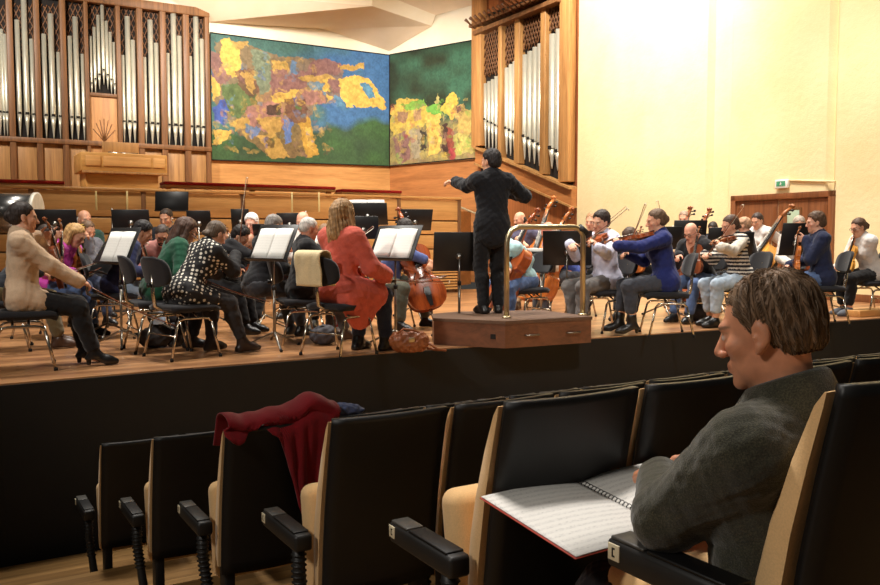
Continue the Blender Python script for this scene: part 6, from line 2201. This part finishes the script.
# ------------------------------------------------------------------ bass drum at the back
x, y = (8 - 440) / 82, 850 / 82
root = empty('bass_drum', place(x, y, 0, 8))
tag(root, 'large silver drum with pale rim at the back by the fence', 'drum')
Mx = Matrix.Translation((0, 0, 1.30)) @ Matrix.Rotation(PI / 2, 4, 'Y')
MB().lathe([(.20, -.34), (.24, -.34), (.24, .34), (.20, .34)], 32, 0, Mx).build('shell', plain('silver_shell', (120, 118, 116), .25, .9), root)
for z0 in (-.35, .35):
    MB().lathe([(.235, z0 - .02), (.255, z0 - .02), (.255, z0 + .02), (.235, z0 + .02)], 32, 0, Mx).build('rim', plain('pale_hoop', (214, 206, 190), .35), root)
    MB().lathe([(.01, z0 - .004), (.235, z0 - .004), (.235, z0 + .004), (.01, z0 + .004)], 32, 0, Mx).build('drum_head', plain('drum_skin', (224, 216, 196), .6), root)
for a in (-.25, .25):
    MB().tube([(a, -.20, 0), (a, 0, 1.08), (a, .20, 0)], .015, 6).build('stand_leg', M_STEEL, root)

# ------------------------------------------------------------------ towel over the chair back, bag, floor clutter
Mc = at(342, 117, yaw=-38) @ Matrix.Translation((0, .02, 0))
P = []
for i in range(14):
    a = i / 13; x = -.21 + a * .30
    row = []
    for j in range(26):
        b = j / 25; s = b * .62
        w = .006 * math.sin(a * 14 + j * .3)
        if s < .26: yy, zz = -.200 + w * .5 - .045 * (s / .26), .60 + s
        elif s < .36: q = (s - .26) / .10; yy, zz = -.305 + .060 * math.cos(q * PI), .86 + .030 * math.sin(q * PI)
        else: yy, zz = -.365 + (s - .36) * .10 + w * .6, .86 - (s - .36)
        row.append((x + .004 * math.sin(j), yy, zz))
    P.append(row)
g = MB(); g.grid(P, 0, True, None, .012)
o = g.build('towel', fabric('cream_towel_cloth', (226, 206, 164), .5, 160)); o.matrix_world = Mc
tag(o, 'cream towel folded over the chair back of the woman in the red cardigan', 'towel')

M_LEATH = plain('brown_bag_leather', (136, 78, 44), .45, 0, .2, 9, .3)
bp = atz(409, 354, 0)
Mb_ = place(bp.x, bp.y + .10, 0, 12)
fb = union([ell((0, 0, .075), (.165, .085, .085), None, .03), ell((-.08, .01, .12), (.09, .07, .07), None, .05), ell((.07, 0, .11), (.10, .075, .075), None, .05)])
bl = polygonise(lambda P: np.maximum(fb(P) + .010 * wob(P, 40) + .006 * wob(P, 90, 2), .004 - P[:, 2]), (-.25, -.16, -.02), (.25, .16, .26), .008)
o = link('shoulder_bag', np_mesh('shoulder_bag', *bl), M_LEATH); o.matrix_world = Mb_
tag(o, 'slouchy brown leather bag on the floor at the left end of the podium', 'bag')
MB().tube([(-.12, -.02, .16), (-.06, -.05, .215), (.03, -.04, .20), (.11, -.03, .165)], .010, 7).build('strap', M_LEATH, o)
MB().tube([(.14, -.03, .10), (.24, -.05, .03), (.32, -.02, .012), (.26, .03, .012), (.16, .02, .03)], .011, 7).build('strap', M_LEATH, o)
MB().box((-.02, -.095, .10), (.03, -.075, .14), 0, .004).build('buckle', M_BRASS, o)


def soft_bag(u, v, r, colr, label, yaw=0):
    b = atz(u, v, 0)
    f = union([ell((0, 0, r[2] * .95), r, None, .03), ell((r[0] * .3, 0, r[2] * 1.4), (r[0] * .6, r[1] * .7, r[2] * .6), None, .05)])
    bl = polygonise(lambda P: np.maximum(f(P) + .010 * wob(P, 36, u), .004 - P[:, 2]), (-r[0] * 1.4, -r[1] * 1.5, -.02), (r[0] * 1.4, r[1] * 1.5, r[2] * 2.6), .010)
    o = link('bag', np_mesh('bag', *bl), plain('bag_' + label[:9], colr, .7, 0, .2, 14)); o.matrix_world = place(b.x, b.y + r[1], 0, yaw)
    tag(o, label, 'bag')
    MB().tube([(-r[0] * .5, -.02, r[2] * 1.6), (0, -.04, r[2] * 2.05), (r[0] * .5, -.02, r[2] * 1.7)], .010, 6).build('handle', M_BLACKPLASTIC, o)


soft_bag(152, 349, (.16, .10, .10), (52, 46, 44), 'dark soft bag on the floor under the chair of the woman in green', 20)
soft_bag(322, 346, (.13, .09, .09), (60, 58, 64), 'dark bag on the floor under the chair of the woman in the red cardigan')
soft_bag(700, 322, (.16, .10, .10), (40, 44, 54), 'dark bag on the floor between the blue sweater and the striped sweater')
b = atz(334, 336, 0)
root = empty('carton', place(b.x, b.y, 0, 20)); tag(root, 'small red and white box on the floor under the red cardigan', 'box')
MB().box((-.07, -.05, 0), (.07, .05, .10), 0, .004).build('box_body', plain('grey_card', (150, 158, 164), .6), root)
MB().box((-.072, -.052, .10), (.072, .052, .17), 0, .004).build('lid', plain('red_card', (170, 48, 40), .6), root)
# white bottle on the floor in front of the large desk
b = atz(787, 300, 0)
root = empty('bottle', place(b.x, b.y, 0.0)); tag(root, 'white plastic bottle standing by the legs of the large desk before the door', 'bottle')
MB().lathe([(.030, 0), (.035, .01), (.035, .16), (.028, .20), (.013, .23), (.013, .25)], 14).build('bottle_body', plain('white_plastic', (236, 234, 226), .4), root)
MB().lathe([(.016, .25), (.016, .28), (.012, .285)], 12).build('cap', plain('blue_cap', (60, 80, 130), .4), root)
# low wooden riser block at the edge by the wall
b = atz(872, 318, 0)
o = MB().box((-.15, 0, 0), (.5, .22, .085), 0, .006).build('wooden_block', W_LIGHT); o.matrix_world = place(b.x, b.y + .12, 0, 30)
tag(o, 'low wooden block lying at the stage edge near the cream wall', 'block')
# ------------------------------------------------------------------ the listener in the foreground, a score open on his knees
M5 = seat_matrix(5, 0)
MM = M5.copy()
p = make_pose(True, .96, .36, -3, 4, -2, 19, 15, 0, neckf=.02, necku=.045)
MM.translation += V((.683, 1.765, .805)) - MM @ V(p.C)
MTL = M5.inverted() @ MM.translation


def ms(x, y, z): return MM.inverted() @ (M5 @ V((x, y, z)))
add_leg(p, 'L', ms(-.15, .80, .05), pole=(-.1, .6, 1)); add_leg(p, 'R', ms(.12, .80, .05), pole=(.1, .6, 1))
Ml = MM.inverted()
p.hands['L'] = (ms(-.275, .24, .635), ms(-.085, .44, .640), V((.45, .88, -.02)), V((.2, .1, -1)), .35, .4)
if 0: add_arm(p, 'L', ms(-.045, .50, .635), (.75, .62, .0), (.25, 0, -1), .45, (-1.3, -.1, -.55))
add_arm(p, 'R', ms(.24, .55, .62), (-.45, .85, 0), (-.2, 0, -1), .45, (1, -.2, -.6))


def tweed():
    k = NT('olive_tweed'); vec = k.coord()
    n1 = k.noise(vec, 320, 2); n2 = k.noise(vec, 14, 4); n3 = k.noise(vec, 90, 3)
    m = k.n('ShaderNodeMath', operation='MULTIPLY_ADD'); k.l(n2.outputs[0], m.inputs[0]); m.inputs[1].default_value = .5; k.l(n1.outputs[0], m.inputs[2])
    k.l(k.ramp(m.outputs[0], [(.45, lin((34, 33, 26))), (.75, lin((58, 57, 45))), (1.0, lin((84, 80, 64)))]), k.b.inputs['Base Color'])
    k.b.inputs['Roughness'].default_value = .95; k.b.inputs['Specular IOR Level'].default_value = .15; k.b.inputs['Sheen Weight'].default_value = .35
    a = k.n('ShaderNodeMath', operation='ADD'); k.l(n1.outputs[0], a.inputs[0]); k.l(n3.outputs[0], a.inputs[1])
    k.bump(a.outputs[0], .5, .003)
    return k.m


man = person(MM, p, 'man in an olive tweed jacket with short dark hair, reading an open score', seed=3.1, skin=(206, 142, 108), hair=(112, 88, 66), hair_style='short', top=('jacket', tweed()), neck='open', hem=-.35,
             bottom=('trousers', F('listener_trousers', (26, 25, 28))), shoe=('shoe', BLK), res=.0042, sleeve_r=.006, top_off=.019, fold=.0025, fat=1.02, hs=1.03, strands=4200, lip=(170, 96, 80))
# jacket collar standing at the nape
S = p.S
cp = []
for i in range(21):
    a = math.radians(-150 + i * 15)
    r = .080 * S
    cp.append(p.nb + p.rt * (r * math.sin(a)) - p.fw * (r * math.cos(a) - .012) + p.up * (.040 + .034 * math.cos(a)))
g = MB()
P = [[c + p.up * dz + (c - p.nb - p.up * ((c - p.nb).dot(p.up))).normalized() * o_ for dz, o_ in ((-.060, .050), (-.03, .034), (.0, .018), (.026, .004), (.032, -.006), (.022, -.012), (-.03, -.006))] for c in cp]
g.grid(P, 0, True, None, .004)
g.build('jacket_collar', tweed(), man)
# the score: two large pages and a red edged cover on his knees
MS = M5 @ Matrix.Translation((-.032, .620, .512)) @ Matrix.Rotation(math.radians(-2), 4, 'Z') @ Matrix.Rotation(math.radians(4), 4, 'X')
root = empty('score_book', MS)
tag(root, 'large open score with printed staves lying on the knees of the man', 'music score')
for sx in (-1, 1):
    P = []
    for i in range(15):
        t = i / 14; x = sx * t * .325
        z = .004 + .020 * math.sin(min(1, t * 1.15) * PI * .55) * (1 - .55 * t) + (.012 * t if sx > 0 else -.004 * t)
        P.append([(x, -.205 + .41 * j / 4, z) for j in range(5)])
    if sx > 0: P = list(reversed(P))
    MB().grid(P, 0, True, None, .003).build('page', M_SCORE, root)
    Pc = [[(x, y, z - .0035) for x, y, z in r] for r in P]
    Q = [[((x * 1.012), y * 1.012, z) for x, y, z in r] for r in Pc]
    MB().grid(Q, 0, True, None, .002).build('cover', plain('red_cover_card', (186, 74, 60), .6), root)
for i in range(27):
    y = -.19 + i * .0146
    MB().tube([(-.010, y, .002), (-.008, y, .013), (0, y, .018), (.008, y, .013), (.010, y, .002)], .0014, 4).build('spiral_ring', M_BLACKMETAL, root)
# ------------------------------------------------------------------ light: spots over the stage, wash on the walls, dim house light
def spot(name, loc, tgt, power, size=60, blend=.5, col=(1, .86, .66), rad=.25):
    d = bpy.data.lights.new(name, 'SPOT'); d.energy = power; d.spot_size = math.radians(size); d.spot_blend = blend
    d.color = col; d.shadow_soft_size = rad
    o = bpy.data.objects.new(name, d); COL.objects.link(o)
    o.location = loc
    o.rotation_euler = (V(tgt) - V(loc)).to_track_quat('-Z', 'Y').to_euler()
    return o


WARM = (1, .945, .86)
for i, (x, y, tx, ty, pw) in enumerate((
        (-3.2, 8.0, -2.6, 8.2, 1500), (0.2, 9.2, .2, 9.6, 1500), (3.4, 10.6, 3.2, 11.0, 1500),
        (-3.6, 11.0, -2.2, 11.2, 1100), (1.0, 12.5, 1.2, 12.6, 1200), (4.6, 12.6, 4.6, 12.4, 1000))):
    spot('stage_lamp', (x, y, 7.2), (tx, ty, 0), pw, 80, .6, WARM, .3)
# front-of-house lamps on the players
spot('front_lamp', (-5.5, 1.0, 6.5), (-1.0, 9.0, 1.0), 1500, 50, .6, WARM, .3)
spot('front_lamp', (3.0, 1.5, 7.0), (3.0, 10.5, 1.0), 1500, 50, .6, WARM, .3)
# wall washers
spot('wall_lamp', (-4.0, 17.0, 7.5), (-4.4, 23.0, 4.0), 2600, 95, .7, WARM, .4)
spot('wall_lamp', (-9.0, 15.0, 7.5), (-8.0, 21.0, 3.8), 2000, 95, .7, WARM, .4)
spot('wall_lamp', (-.5, 19.0, 6.0), (.2, 23.5, 4.0), 1200, 95, .7, WARM, .4)
spot('wall_lamp', (1.0, 15.5, 9.0), (4.0, 18.2, 6.0), 4200, 90, .7, WARM, .4)
spot('wall_lamp', (2.8, 11.5, 9.0), (6.0, 14.5, 4.0), 2600, 95, .7, WARM, .4)
# house lights
spot('house_lamp', (-4.5, -1.0, 5.0), (.2, 2.4, .2), 720, 60, .8, (1, .93, .84), .5)
spot('house_lamp', (-.4, 3.6, 4.6), (.45, 2.2, 0), 760, 40, .8, (1, .93, .86), .4)
wd = bpy.data.worlds.new('hall_air'); SC.world = wd; wd.use_nodes = True
wd.node_tree.nodes['Background'].inputs[0].default_value = (1, .92, .8, 1)
wd.node_tree.nodes['Background'].inputs[1].default_value = .05
vs = SC.view_settings
vs.view_transform = 'Standard'; vs.look = 'None'; vs.exposure = 0.0; vs.gamma = 1.0; vs.use_curve_mapping = False
SC.cycles.use_denoising = True
SC.cycles.max_bounces = 6
